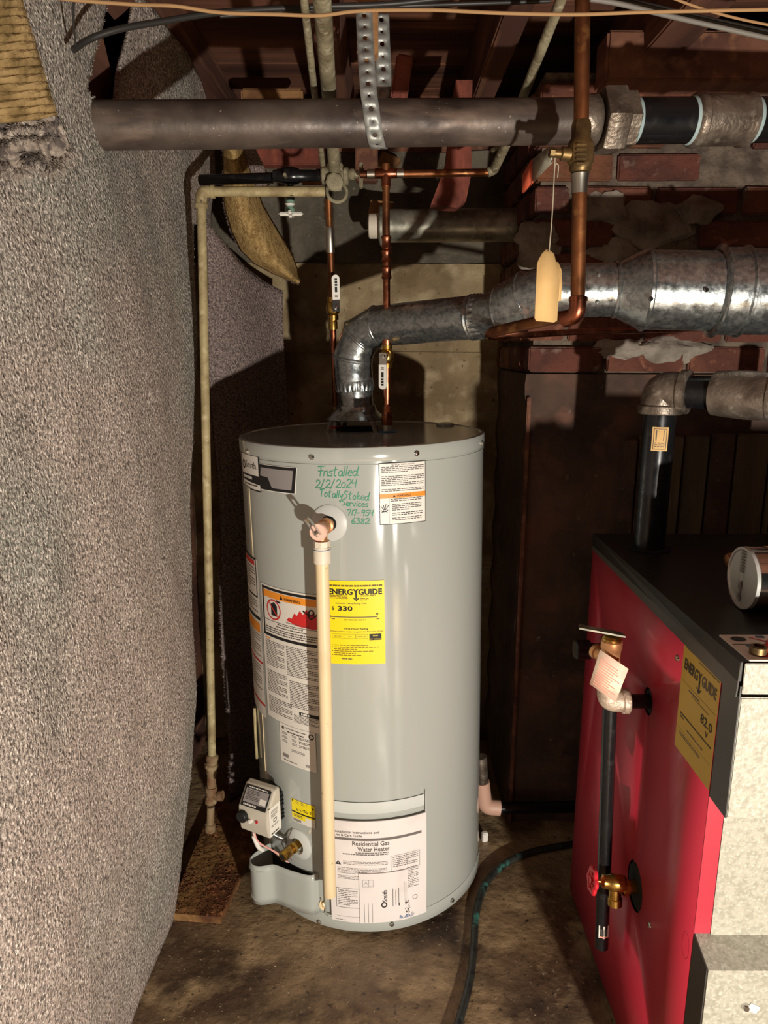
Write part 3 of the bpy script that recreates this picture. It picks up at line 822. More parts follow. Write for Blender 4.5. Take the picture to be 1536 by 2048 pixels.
L.words(w*.36, h*.35, w*.72, h*.42, 2, 'ink_grey', fill=.5)
for k in range(12): L.rect(w*.08+k*.0016, h*.15, w*.08+k*.0016+.0008, h*.24, 'ink_soft', 2)
for k in range(5): L.rect(w*.74+k*.002, h*.08, w*.74+k*.002+.001, h*.15, 'ink_soft', 2)
L.words(w*.1, h*.06, w*.5, h*.09, 1, 'ink_grey', fill=.8)
L.build('rating_plate', hmap(a, b, z0, z1, w, h), heater, back='lbl_white', label='grey-white rating plate', local=True)

# -- small yellow sticker over the drain
a, _ = hpx(584, 1600); b, _ = hpx(630, 1620)
_, z1 = hpx(607, 1605); _, z0 = hpx(610, 1650)
w = HR*(b-a); h = z1-z0; L = Label(w, h)
L.rect(0, h*.35, w, h, 'lbl_yellow', 1); L.rect(0, h*.18, w*.6, h*.36, 'lbl_yellow', 1); L.rect(0, h*.42, w, h*.48, 'ink', 2)
L.words(w*.2, h*.82, w*.7, h*.95, 2, 'ink_soft', fill=.5); L.poly([(w*.2, h*.66), (w*.33, h*.56), (w*.26, h*.54)], 'ink', 3); L.words(w*.36, h*.55, w*.9, h*.68, 2, 'ink', fill=.6)
L.disc(w*.06, h*.94, .0022, 'ink', 3); L.disc(w*.93, h*.84, .0022, 'ink', 3)
L.words(w*.1, h*.24, w*.48, h*.36, 2, 'ink_soft', 3, fill=.5)
for k in range(18): L.rect(w*.06+k*.0013, h*.04, w*.06+k*.0013+.0006, h*.16, 'ink_soft', 2)
L.build('gas_type_sticker', hmap(a, b, z0, z1, w, h), heater, back='lbl_white', label='small yellow sticker', local=True)

# -- brand plate at the upper left
a, _ = hpx(487, 940); b, _ = hpx(596, 960)
_, z1 = hpx(540, 912); _, z0 = hpx(530, 988)
w = HR*(b-a); h = z1-z0; L = Label(w, h)
um = w*(hpx(521, 950)[0]-a)/(b-a); ue = w
vt = h*(1-.24)
L.poly([(um*.6, vt+.001), (ue, vt+.001), (ue-.006, h*.10), (um*.6, h*.10)], 'lbl_clean', 0)
L.poly([(um*.6, vt), (ue-.0015, vt), (ue-.009, h*.12), (um*.6, h*.12)], 'ink', 1)
L.poly([(um*1.05, vt-.006), (ue-.010, vt-.006), (ue-.016, h*.12+.006), (um*1.40, h*.12+.006), (um*1.28, h*.45), (um*1.02, h*.47)], 'lbl_grey', 2)
L.poly([(0, h*.99), (um, h*.93), (um, h*.36), (um*1.02, h*.02), (um*.55, h*.02), (0, h*.16)], 'ink', 1)
L.rect(um*.05, h*.43, um*.96, h*.93, 'lbl_clean', 3)
L.ring(um*.20, h*.66, .010, .004, 'ink', 4, asp=1.1); L.text('Smith.', um*.34, h*.60, .021, 'ink', 4, bold=.0, fit=um*.58)
L.words(um*.12, h*.29, um*.66, h*.38, 1, 'lbl_clean', 4, fill=.8)
L.poly([(um*.08, h*.26), (um*1.0, h*.20), (um*1.0, h*.06), (um*.6, h*.06), (um*.12, h*.14)], 'lbl_clean', 3)
L.words(um*.2, h*.14, um*.9, h*.18, 1, 'ink_soft', 4, fill=.8)
L.build('brand_plate', hmap(a, b, z0, z1, w, h), heater, label='black and grey brand plate', local=True)

# -- handwriting in green marker
GL = {
 'I': [[(.25, 0), (.35, 1)], [(.0, .96), (.75, 1.05)], [(.05, .5), (.55, .56)]],
 'n': [[(0, 0), (.08, .5)], [(.08, .4), (.3, .52), (.42, .4), (.42, 0)]],
 's': [[(.42, .5), (.15, .5), (.1, .36), (.36, .22), (.32, .02), (0, .02)]],
 't': [[(.2, .95), (.1, .1), (.25, 0)], [(-.05, .62), (.42, .68)]],
 'a': [[(.42, .45), (.2, .52), (.02, .3), (.08, .02), (.28, .04), (.42, .45), (.42, .05), (.52, 0)]],
 'l': [[(.16, 1), (.04, .02)]],
 'e': [[(.05, .25), (.4, .32), (.36, .5), (.14, .5), (.02, .22), (.14, 0), (.42, .06)]],
 'd': [[(.4, .42), (.16, .48), (.0, .22), (.1, 0), (.32, .06), (.56, 1), (.42, .1), (.56, 0)]],
 '2': [[(.05, .75), (.2, .98), (.42, .86), (.36, .5), (.0, .02), (.48, .06)]],
 '/': [[(0, -.1), (.35, 1.05)]],
 '0': [[(.2, .62), (.04, .4), (.08, .06), (.3, .04), (.42, .4), (.3, .62), (.2, .62)]],
 '4': [[(.12, .95), (.02, .5), (.42, .56)], [(.46, 1), (.34, -.05)]],
 'T': [[(.28, .85), (.2, -.05)], [(0, .85), (.6, .95)]],
 'o': [[(.2, .52), (.02, .3), (.1, .0), (.32, .1), (.36, .42), (.2, .52)]],
 'y': [[(.02, .5), (.12, .15), (.36, .5)], [(.4, .52), (.12, -.45), (-.04, -.3)]],
 'S': [[(.5, .9), (.22, .98), (.06, .74), (.38, .46), (.34, .1), (.0, .05)]],
 'k': [[(.14, 1), (.02, 0)], [(.4, .55), (.08, .28), (.42, 0)]],
 'r': [[(.0, .5), (.06, .0)], [(.06, .36), (.22, .54), (.38, .48)]],
 'v': [[(0, .5), (.14, .02), (.36, .52)]],
 'i': [[(.08, .5), (.02, 0)], [(.14, .74), (.16, .78)]],
 'c': [[(.4, .46), (.2, .52), (.02, .24), (.12, .0), (.38, .06)]],
 '7': [[(0, .85), (.42, .95), (.14, -.05)]], '1': [[(.14, .9), (.06, 0)]], '-': [[(0, .42), (.3, .45)]],
 '9': [[(.4, .85), (.16, .95), (.06, .62), (.36, .6), (.42, .9), (.3, -.05)]],
 '5': [[(.5, .95), (.14, .9), (.1, .55), (.4, .5), (.36, .06), (.0, .04)]],
 '6': [[(.36, 1), (.08, .5), (.08, .05), (.36, .06), (.36, .38), (.1, .36)]],
 '3': [[(.04, .9), (.36, .92), (.2, .55), (.4, .4), (.3, .04), (.0, .06)]],
 '8': [[(.4, .85), (.12, .9), (.1, .6), (.36, .36), (.28, .0), (.04, .1), (.14, .4), (.42, .8)]],
}
L = Label(1, 1)
def hand(s, x0, y0, x1, y1, hpx_h):
    """a written line whose baseline runs between two pixels"""
    wid = [.62 if c in 'IST' else .22 if c in 'l1i' else .5 for c in s]; tot = sum(wid)
    acc = 0
    ta, za = hpx(x0, y0); tb, zb = hpx(x1, y1); sc = hpx_h/1466*1.42
    for c, wd in zip(s, wid):
        f = acc/tot; th = ta+(tb-ta)*f; zz = za+(zb-za)*f; acc += wd
        cs = HR*(tb-ta)/tot
        for st in GL.get(c, []):
            pts = [(HR*th+x*cs*.98+.12*y*sc*.6, zz+y*sc) for x, y in st]
            if len(pts) > 2:
                sm = []
                for p in spline([Vector((q[0], q[1], 0)) for q in pts], 4): sm.append((p.x, p.y))
                pts = sm
            L.line(pts, .0014, 'marker', 1)
hand('Installed', 636, 952, 716, 951, 20)
hand('2/2/2024', 632, 976, 714, 974, 17)
hand('TotallyStoked', 640, 992, 738, 1001, 16)
hand('Services', 684, 1011, 737, 1014, 13)
hand('717-954', 695, 1030, 747, 1032, 12)
hand('6382', 703, 1047, 740, 1048, 12)
g_fn = lambda u, v, off: hp(u/HR, v, HR+.0008+off)
L.build('marker_writing', g_fn, heater, label='green marker handwriting', local=True)

# -- relief valve with its escutcheon
tv, zv = hpx(659, 1046); n = hn(tv); t = Vector((n.y*-1, n.x, 0)); t = Vector((math.cos(tv), math.sin(tv), 0))
o = hp(tv, zv, HR-.002)
g = G(); g.lathe([(.0375, .001), (.0375, .0035), (.034, .006), (.016, .008), (.016, .004)], o, n, n=48, cap=False)
esc = obj('escutcheon', g, 'grey_plastic', heater, local=True)
g = G(); g.lathe([(.0, .007), (.0158, .007)], o, n, n=32, cap=False); obj('escutcheon_hole', g, 'black_hole', esc, local=True)
g = G()
g.lathe([(.011, .005), (.011, .02), (.0155, .022), (.0155, .03), (.012, .032), (.012, .050), (.013, .064), (.0165, .067), (.0165, .074)], o, n, n=24)
dn = o+n*.058
g.lathe([(.012, 0), (.012, .02), (.0145, .022), (.0145, .036)], dn, (0, 0, -1), n=24)
rv = obj('relief_valve', g, 'bronze_valve', heater, local=True)
g = G(); g.lathe([(.0175, .074), (.0178, .078), (.016, .081), (.0, .0815)], o, n, n=28); obj('valve_cap', g, 'tag_pink', rv, local=True)
g = G()
tip = o+n*.086
e = (Vector((0, 0, 1))*.8 - t*.55+n*.1).normalized()
for s_ in (-1, 1):
    q = e.cross(n).normalized()*.0042*s_
    g.prism([tip+q-e*.008-n*.004, tip+q+e*.030-n*.003, tip+q+e*.034+n*.002, tip+q-e*.006+n*.004], ext=e.cross(n).normalized()*.002)
g.tube([tip+e.cross(n).normalized()*.006, tip-e.cross(n).normalized()*.006], .0025, n=8)
g.prism([tip+e*.026+e.cross(n).normalized()*.0045-n*.003, tip+e*.034+e.cross(n).normalized()*.0045, tip+e*.034-e.cross(n).normalized()*.0045, tip+e*.026-e.cross(n).normalized()*.0045-n*.003], ext=n*.002)
obj('test_lever', g, 'chrome', rv, local=True)
PV0 = HM @ (dn+Vector((0, 0, -.03)))

# -- drain valve
td, zd = hpx(598, 1688); n = hn(td); o = hp(td, zd, HR-.002)
g = G(); g.lathe([(.037, .001), (.037, .004), (.030, .009), (.020, .011), (.0175, .004)], o, n, n=48, cap=False)
obj('drain_escutcheon', g, 'grey_plastic', heater, local=True)
g = G()
g.lathe([(.010, 0), (.010, .018), (.013, .019), (.013, .026), (.009, .027), (.009, .036)], o+Vector((0, 0, .002)), n, n=6, smooth=False)
g.lathe([(.009, .030), (.012, .034), (.012, .052), (.0105, .053), (.0105, .058), (.0065, .0585)], o+Vector((0, 0, .002)), n, n=24)
dv = obj('drain_valve', g, 'brass', heater, local=True)
g = G(); g.lathe([(0, .0588), (.0065, .0588)], o+Vector((0, 0, .002)), n, n=20, cap=False); obj('outlet_hole', g, 'black_hole', dv, local=True)
g = G(); tw, zw = hpx(592, 1655)
g.tube(spline([hp(tw-.03, zd+.035, HR+.003), hp(tw-.06, zd+.005, HR+.012), hp(tw-.08, zd-.02, HR+.014), hp(tw-.04, zd-.045, HR+.008)]), .0012, n=6)
obj('drain_wire', g, 'chrome', heater, local=True)

# -- access door with its bulged end
z0, z1 = .047, .150
plan = [(-24, .0015), (-25, .008), (-26.5, .015), (-29, .019), (-33, .022), (-38, .027), (-42, .031), (-44.5, .037), (-46, .050), (-47.5, .063), (-49.5, .070), (-52, .070), (-54, .064), (-55.5, .050), (-56.5, .033), (-57.5, .015), (-58, .001)]
plan = [(math.radians(a), d) for a, d in plan]; shift = 0
path = spline([hp(a+shift, 0, HR+d) for a, d in plan], 4)
g = G(); k = len(path)
g.grid(lambda i, j: path[min(int(round(i*(k-1))), k-1)]+Vector((0, 0, z0+(z1-z0)*j)), k-1, 6)
door = obj('access_door', g, 'enamel', heater, local=True, thick=.0018)
for zz in (z0+.012, z1-.014):
    g = G(); m_ = [p+Vector((0, 0, zz))+hn(math.atan2(p.x, -p.y))*.0012 for p in path[int(k*.52):int(k*.84)]]; g.tube(m_, .0022, n=8); obj('door_bead', g, 'enamel', door, local=True)
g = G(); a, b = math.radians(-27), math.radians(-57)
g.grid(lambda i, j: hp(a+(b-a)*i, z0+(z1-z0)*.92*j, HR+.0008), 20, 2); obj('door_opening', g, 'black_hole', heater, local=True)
# torn tape beside the door
g = G(); tt, zt = hpx(648, 1808); rr = random.Random(4)
g.grid(lambda i, j: hp(tt-.03+.05*i+.006*math.sin(j*9), zt-.012+.024*j+.005*math.sin(i*8), HR+.004+.004*math.sin(i*7+j*5)), 8, 8)
obj('torn_tape', g, 'pvc', heater, local=True)

# -- gas control valve
tc_, zc_ = hpx(548, 1618); oc = hp(tc_, zc_+.034, HR-.006); tc_ += .42
n = hn(tc_); t = Vector((math.cos(tc_), math.sin(tc_), 0)); up_ = Vector((0, 0, 1))
RC = Matrix((t, n, up_)).transposed()     # local x = tangent, y = outward, z = up
CS = .88
def cp_(x, y, z): return oc+(t*x+n*y+up_*z)*CS
g = G(); g.box(cp_(0, .022, 0), (.085*CS, .044*CS, .090*CS), R=RC, bev=.006)
for zz in (-.034, -.024, -.014, .004, .014, .026):
    g.box(cp_(.043, .022, zz), (.004, .036, .006), R=RC, bev=.001)
gv = obj('gas_control', g, 'black_plastic', heater, local=True)
# cover: box whose front leans back at the top
g = G()
pr = [(.038, -.058), (.092, -.058), (.098, -.020), (.096, .012), (.060, .062), (.040, .064)]
A_ = [cp_(-.048, y, z) for y, z in pr]
g.prism(A_, ext=t*.096*CS)
bmx = obj('control_cover', g, 'control_grey', gv, local=True)
md = bmx.modifiers.new('bevel', 'BEVEL'); md.width = .005; md.segments = 3
# label on the sloped face
s0 = cp_(-.040, .0935, .0165); s1 = cp_(-.040, .063, .0590); sv = (s1-s0); sn = (sv.cross(t)).normalized(); sn = sn if sn.dot(n) > 0 else -sn
svl = sv.length; Lc = Label(.080, svl)
Lc.rect(0, 0, .08, sv.length, 'ink', 0); Lc.rect(.004, .009, .076, sv.length-.007, 'lbl_grey', 1)
Lc.words(.008, .014, .05, sv.length-.010, 7, 'ink_soft', 2, fill=.5); Lc.rect(.054, .012, .074, .024, 'lbl_white', 2); Lc.words(.008, .0025, .05, .0065, 1, 'lbl_white', 2, fill=.9); Lc.words(.01, sv.length-.005, .07, sv.length-.0025, 1, 'lbl_white', 2, fill=.9)
Lc.build('control_label', lambda u, v, off: s0+t*u*CS+sv.normalized()*v+sn*(off+.0016), gv, local=True)
# side label
Ls = Label(.046, .084)
Ls.words(.008, .066, .038, .074, 3, 'ink_grey', 1, fill=.5); Ls.words(.008, .052, .036, .064, 4, 'ink_grey', 1, fill=.5); Ls.rect(.016, .036, .030, .048, 'ink_grey', 1)
Ls.rect(.019, .039, .027, .045, 'lbl_clean', 2); Ls.words(.008, .024, .038, .031, 2, 'ink_grey', 1, fill=.5); Ls.words(.006, .004, .036, .009, 1, 'ink_soft', 1, fill=.9)
Ls.build('side_label', lambda u, v, off: cp_(.0485+off, .092-u*1.02, -.054+v*.95), gv, back='lbl_clean', local=True)
g = G(); g.lathe([(.014, 0), (.014, .008), (.012, .011), (.0, .011)], cp_(-.03, .097, -.010), n, n=24); obj('temperature_knob', g, 'black_plastic', gv, local=True)
g = G(); g.lathe([(.005, 0), (.005, .006), (0, .007)], cp_(-.006, .097, -.018), n, n=14); obj('pilot_button', g, 'white_paint_lit_plate', gv, local=True)
g = G(); g.lathe([(.0032, 0), (.0032, .003), (0, .003)], cp_(.014, .098, -.014), n, n=14); obj('status_light', g, 'red_handle', gv, local=True)
for k, (mt, dx) in enumerate((('wire_red', 0), ('wire_white', .005), ('wire_red', .010), ('cable_black', -.006))):
    g = G(); a = cp_(-.010+dx*.5, .088, -.056); b = cp_(-.004+dx, .085, -.085); c = cp_(.030+dx, .055, -.125); d = cp_(.045+dx, .03, -.165)
    g.tube(spline([a, b, c, d]), .0016, n=8); obj('control_wire', g, mt, gv, local=True)
g = G(); g.tube(spline([cp_(.022, .05, -.050), cp_(.026, .05, -.075), cp_(.055, .035, -.098), cp_(.066, .02, -.150)]), .0048, n=12); obj('burner_tube', g, 'galv', gv, local=True)
g = G(); g.tube(spline([cp_(-.012, .085, -.07), cp_(.0, .083, -.10), cp_(.004, .07, -.118)]), .0052, n=10); obj('wire_sleeve', g, 'wire_white', gv, local=True)

# -- clear document pocket
a, _ = hpx(652, 1700); b, _ = hpx(847, 1640)
_, zp1 = hpx(735, 1612); _, zp0 = hpx(735, 1834)
g = G()
for (u0, u1, w0, w1) in ((a, b, zp0, zp0+.003), (a-.01, a-.002, zp0, zp1-.06), (b, b+.008, zp0, zp1+.02)):
    g.grid(lambda i, j: hp(u0+(u1-u0)*i, w0+(w1-w0)*j, HR+.009), 24, 2)
obj('pocket_rim', g, 'clear_pocket', heater, local=True, thick=.0015)
g = G(); g.grid(lambda i, j: hp(a+.02+(b-a-.02)*i, zp1-.018+.028*j, HR+.003+.002*math.sin(j*3)), 24, 3); obj('pocket_flap', g, 'clear_pocket', heater, local=True)

# ================================================================== BOOKLET in the pocket
bt0, _ = hpx(663, 1720); bt1, _ = hpx(847, 1640)
_, bz1 = hpx(750, 1637); _, bz0 = hpx(745, 1838)
bk = thing('manual_booklet', 'white installation booklet tucked in the pocket low on the heater', 'booklet', HM @ hp((bt0+bt1)/2, bz0, HR+.011))
w = (HR+.011)*(bt1-bt0); h = bz1-bz0
def bmap(u, v, off):
    th = bt0+(bt1-bt0)*u/w
    return HM @ hp(th, bz0+v, HR+.0095+off+.0010*math.sin(u*40)*math.sin(v*22+1))
g = G(); g.grid(lambda i, j: bmap(w*i, h*j, 0), 30, 30); obj('pages', g, 'paper', bk, thick=.002)
L = Label(w, h)
T = lambda f: h*(1-f)
L.text('Installation Instructions and', w*.06, T(.115), .0088, 'ink_soft', bold=.008, fit=w*.45)
L.text('Use & Care Guide', w*.06, T(.148), .0088, 'ink_soft', bold=.008, fit=w*.28)
L.rect(w*.06, T(.185), w*.95, T(.160), 'ink_grey')
L.text('Residential Gas', w*.61, T(.232), .0155, 'ink_soft', bold=.012, fit=w*.37, align='r')
L.text('Water Heater', w*.61, T(.285), .0155, 'ink_soft', bold=.012, fit=w*.32, align='r')
L.words(w*.27, T(.31), w*.6, T(.298), 1, 'ink_grey', fill=.8); L.words(w*.14, T(.328), w*.6, T(.315), 1, 'ink_grey', fill=.8)
L.poly([(w*.06, T(.43)), (w*.12, T(.43)), (w*.09, T(.39))], 'ink', 2); L.rect(w*.0855, T(.422), w*.0945, T(.405), 'lbl_clean', 3)
L.words(w*.14, T(.43), w*.59, T(.39), 3, 'ink_grey', fill=.35); L.words(w*.08, T(.52), w*.58, T(.455), 5, 'ink_grey', fill=.35); L.words(w*.08, T(.575), w*.58, T(.535), 3, 'ink_grey', fill=.35)
L.frame(w*.62, T(.50), w*.93, T(.345), .0008, 'ink_grey'); L.words(w*.64, T(.47), w*.91, T(.36), 6, 'ink_grey', fill=.4)
L.words(w*.79, T(.70), w*.91, T(.49), 13, 'ink_grey', fill=.35)
L.frame(w*.06, T(.855), w*.50, T(.66), .001, 'ink_soft'); L.text('Table of Contents', w*.08, T(.69), .006, 'ink_soft', bold=.01, fit=w*.2); L.words(w*.08, T(.84), w*.28, T(.70), 8, 'ink_soft', fill=.3)
L.words(w*.04, T(.985), w*.14, T(.978), 1, 'ink_grey', fill=.8); L.rect(w*.06, T(.945), w*.3, T(.943), 'ink_grey')
L.ring(w*.87, T(.80), .006, .0012, 'ink_grey', 1)
L.build('front_cover', lambda u, v, off: bmap(u, v, .0012+off), bk, back='paper')
# reply card in front
c0, c1, cv0, cv1 = w*.30, w*.79, .002, h*.505
g = G(); g.grid(lambda i, j: bmap(c0+(c1-c0)*i, cv0+(cv1-cv0)*j, .0045), 16, 14)
cd = tag(obj('reply_card', g, 'paper', None, thick=.0008), 'white reply card with a sideways logo in front of the booklet', 'card')
L = Label(w, h)
L.frame(w*.335, T(.625), w*.44, T(.555), .0006, 'ink_grey'); L.rect(w*.395, T(.625), w*.398, T(.555), 'ink_grey'); L.line([(w*.35, T(.60)), (w*.37, T(.575)), (w*.385, T(.60))], .0008, 'ink_grey')
for k, x in enumerate((.345, .385, .425)): L.rect(w*x, T(.985), w*x+.0009, T(.79), 'ink_grey')
L.ring(w*.545, T(.815), .0075, .003, 'ink', 2, asp=.9); L.text('Smith', w*.575, T(.785), .0150, 'ink', 2, bold=.008, fit=.030, rot=1)
for x, a_, b_ in ((.63, .66, .84), (.66, .68, .83), (.69, .66, .83)): L.rect(w*x, T(b_), w*x+.0014, T(a_), 'ink_grey')
L.rect(w*.69, T(.84), w*.70, T(.81), 'ink', 2)
L.rect(w*.755, T(.80), w*.757, T(.61), 'ink_soft'); L.rect(w*.775, T(.80), w*.776, T(.62), 'ink_grey')
rr = random.Random(5)
for k in range(26):
    u_ = w*rr.uniform(.755, .80); v_ = T(rr.uniform(.80, .93)); L.rect(u_, v_, u_+rr.uniform(.001, .003), v_+rr.uniform(.001, .004), 'ink_soft', 2)
for k in range(12):
    u_ = w*(.70+.012*k); L.line([(u_, T(.975)), (u_+rr.uniform(-.004, .004), T(.955-.015*rr.random()))], .0011, 'lbl_blue', 2)
L.rect(c0, cv0, c1, cv1, 'paper', 0)
L.build('printed_face', lambda u, v, off: bmap(u, v, .0053+off), cd)

# ================================================================== DISCHARGE PIPE
pv = thing('discharge_pipe', 'cream plastic discharge pipe hanging from the relief valve down the heater front', 'pipe', (PV0.x, PV0.y, .14))
PB = aty(660, 1790, 1.378)
g = G(); g.lathe([(.0165, 0), (.0165, .012), (.0155, .013)], PV0+Vector((0, 0, .008)), (0, 0, -1), n=8, smooth=False); obj('threaded_adapter', g, 'white_pvc', pv)
d = (PB-PV0).normalized()
g = G(); g.lathe([(.0165, .004), (.0172, .006), (.0172, .036), (.0160, .037), (.0133, .038)], PV0, d, n=28); cpl = obj('coupling', g, 'white_pvc', pv)
g = G(); g.lathe([(.0176, .0075), (.0176, .009)], PV0, d, n=28, cap=False); obj('purple_primer_ring', g, 'lbl_blue', cpl)
g = G(); ln = (PB-PV0).length
g.lathe([(.0133, .03), (.0133, ln*.5), (.0133, ln), (.0105, ln), (.0105, ln-.02)], PV0, d, n=28, cap=False); obj('pipe_run', g, 'pvc', pv)

# ================================================================== FLUE PIPE
flue = thing('flue_pipe', 'galvanized flue pipe with a segmented elbow rising from the heater and widening to the right', 'flue', tuple(HM @ Vector((hcx, hcy, ZT+.05))))
B0 = HM @ Vector((hcx, hcy, ZT+.050)); FY = B0.y
q1 = aty(709, 772, FY); q2 = aty(705, 716, FY); q3 = aty(722, 672, FY-.01); q4 = aty(757, 652, FY-.03)
q5 = aty(955, 634, 1.61)
g = G(); g.tube([B0, B0+(q1-B0)*1.02], FR-.003, n=40, cap=False); obj('lower_collar', g, 'galv', flue)
# crimped end of the elbow
g = G(); ax = (q2-q1).normalized()
g.lathe([(FR-.002, -.012), (FR, -.004), (FR+.001, .008), (FR, .012)], q1, ax, n=144, cap=False, rfun=lambda r, h, t: r+(.0016*math.cos(t*24) if h < .006 else 0)); obj('crimped_end', g, 'galv', flue)
def seg(name, a, b, na, nb, r, mt='galv'):
    """gore cut by the two mitre planes"""
    d = (b-a).normalized(); u = d.orthogonal().normalized(); w_ = d.cross(u); n_ = 48
    V = []
    for (c, nn) in ((a, na), (b, nb)):
        for j in range(n_):
            p = a+(u*math.cos(2*math.pi*j/n_)+w_*math.sin(2*math.pi*j/n_))*r
            V.append(p+d*((c-p).dot(nn)/d.dot(nn)))
    g = G(); g.add(V, [(j, (j+1) % n_, n_+(j+1) % n_, n_+j) for j in range(n_)])
    o = obj(name, g, mt, flue)
    return o, V
def dirv(a, b): return (b-a).normalized()
ks = [q1, q2, q3, q4, q5]
ds = [dirv(ks[i], ks[i+1]) for i in range(4)]
ns = [ds[0]]+[(ds[i]+ds[i+1]).normalized() for i in range(3)]+[ds[3]]
for i in range(3):
    o, V = seg('elbow_gore', ks[i], ks[i+1], ns[i], ns[i+1], FR)
    g = G(); g.tube(V[48:], .0022, n=8, closed=True); obj('gore_seam', g, 'galv', o)
    g = G(); m_ = sum(V[48:], Vector())/48; g.tube([m_+(p-m_)*1.0-ds[i]*.006 for p in V[48:]], .0012, n=6, closed=True); obj('gore_bead', g, 'galv', o)
o, V = seg('straight_section', q4, q5, ns[3], ns[4], FR+.0005)
dl = ds[3]; e2 = dl.orthogonal().normalized()
# crimp and next short section
g = G(); g.lathe([(FR+.001, -.016), (FR+.003, -.012), (FR+.001, -.008), (FR+.003, -.004), (FR+.001, 0), (FR+.0015, .006), (FR-.001, .014), (FR-.001, .018)], q5, dl, n=144, cap=False, rfun=lambda r, h, t: r+(.0016*math.cos(t*24) if h > .004 else 0))
obj('crimp_band', g, 'galv', flue)
q6 = aty(1010, 620, 1.56); q7 = aty(1055, 595, 1.52); q8 = aty(1110, 581, 1.49); q9 = aty(1232, 580, 1.475)
g = G(); g.tube([q5, q6], FR-.002, n=40, cap=False); obj('short_section', g, 'galv', flue)
EL = [q6, q7, q8, q9]; RB = .0505
dd = [dirv(EL[i], EL[i+1]) for i in range(3)]; nn = [dirv(q5, q6)]+[(dd[i]+dd[i+1]).normalized() for i in range(2)]+[dd[2]]
for i in range(2):
    o, V = seg('bend_gore', EL[i], EL[i+1], nn[i], nn[i+1], RB)
    g = G(); g.tube(V[48:], .0024, n=8, closed=True); obj('gore_seam', g, 'galv', o)
    g = G(); g.tube(V[:48], .0020, n=8, closed=True); obj('gore_bead', g, 'galv', o)
o, V = seg('mid_section', q8, q9, nn[2], nn[3], RB)
dr = dd[2]
for k in (.45,):
    p = q8.lerp(q9, k); g = G(); g.tube(circ(p, dr, RB+.0003, 48), .0008, n=6, closed=True); obj('overlap_line', g, 'galv', o)
for a_ in (2.4, 3.4):
    u_ = dr.orthogonal().normalized(); p = q8.lerp(q9, .6)
    vdir = (Vector((0, -1, 0))*math.cos(a_-2.9)+Vector((0, 0, -1))*math.sin(a_-2.9)).normalized()
    g = G(); g.lathe([(.004, 0), (.004, .002), (.0025, .004), (0, .004)], p+vdir*RB, vdir, n=8); obj('sheet_screw', g, 'galv', o)
# reducer, large pipe and tee
RLg = .0745
q10 = aty(1290, 580, 1.47); q11 = aty(1432, 583, 1.455); q12 = aty(1700, 588, 1.43)
g = G(); hl = (q10-q9).length
g.lathe([(RB+.001, -.006), (RB+.0035, -.002), (RB+.001, .002), (RLg-.001, hl-.008), (RLg+.003, hl-.005), (RLg+.003, hl), (RLg, hl+.003)], q9, dirv(q9, q10), n=56, cap=False); obj('reducer_cone', g, 'galv', flue)
g = G(); g.tube([q10, q11], RLg-.001, n=56, cap=False); lg = obj('large_section', g, 'galv', flue)
for (x_, y_) in ((1300, 598), (1410, 580)):
    p = aty(x_, y_, 1.45-RLg+.012); g = G(); g.lathe([(.0045, 0), (.0045, .002), (.003, .004), (0, .004)], p+Vector((0, -.004, 0)), (0, -1, 0), n=8); obj('sheet_screw', g, 'chrome', lg)
dt = dirv(q11, q12)
g = G(); g.lathe([(RLg, -.006), (RLg+.010, -.003), (RLg+.012, 0), (RLg+.006, .004), (RLg+.006, .040), (RLg+.010, .043), (RLg+.010, .047), (RLg+.004, .05), (RLg+.004, .7)], q11, dt, n=56, cap=False); obj('tee_section', g, 'galv', flue)

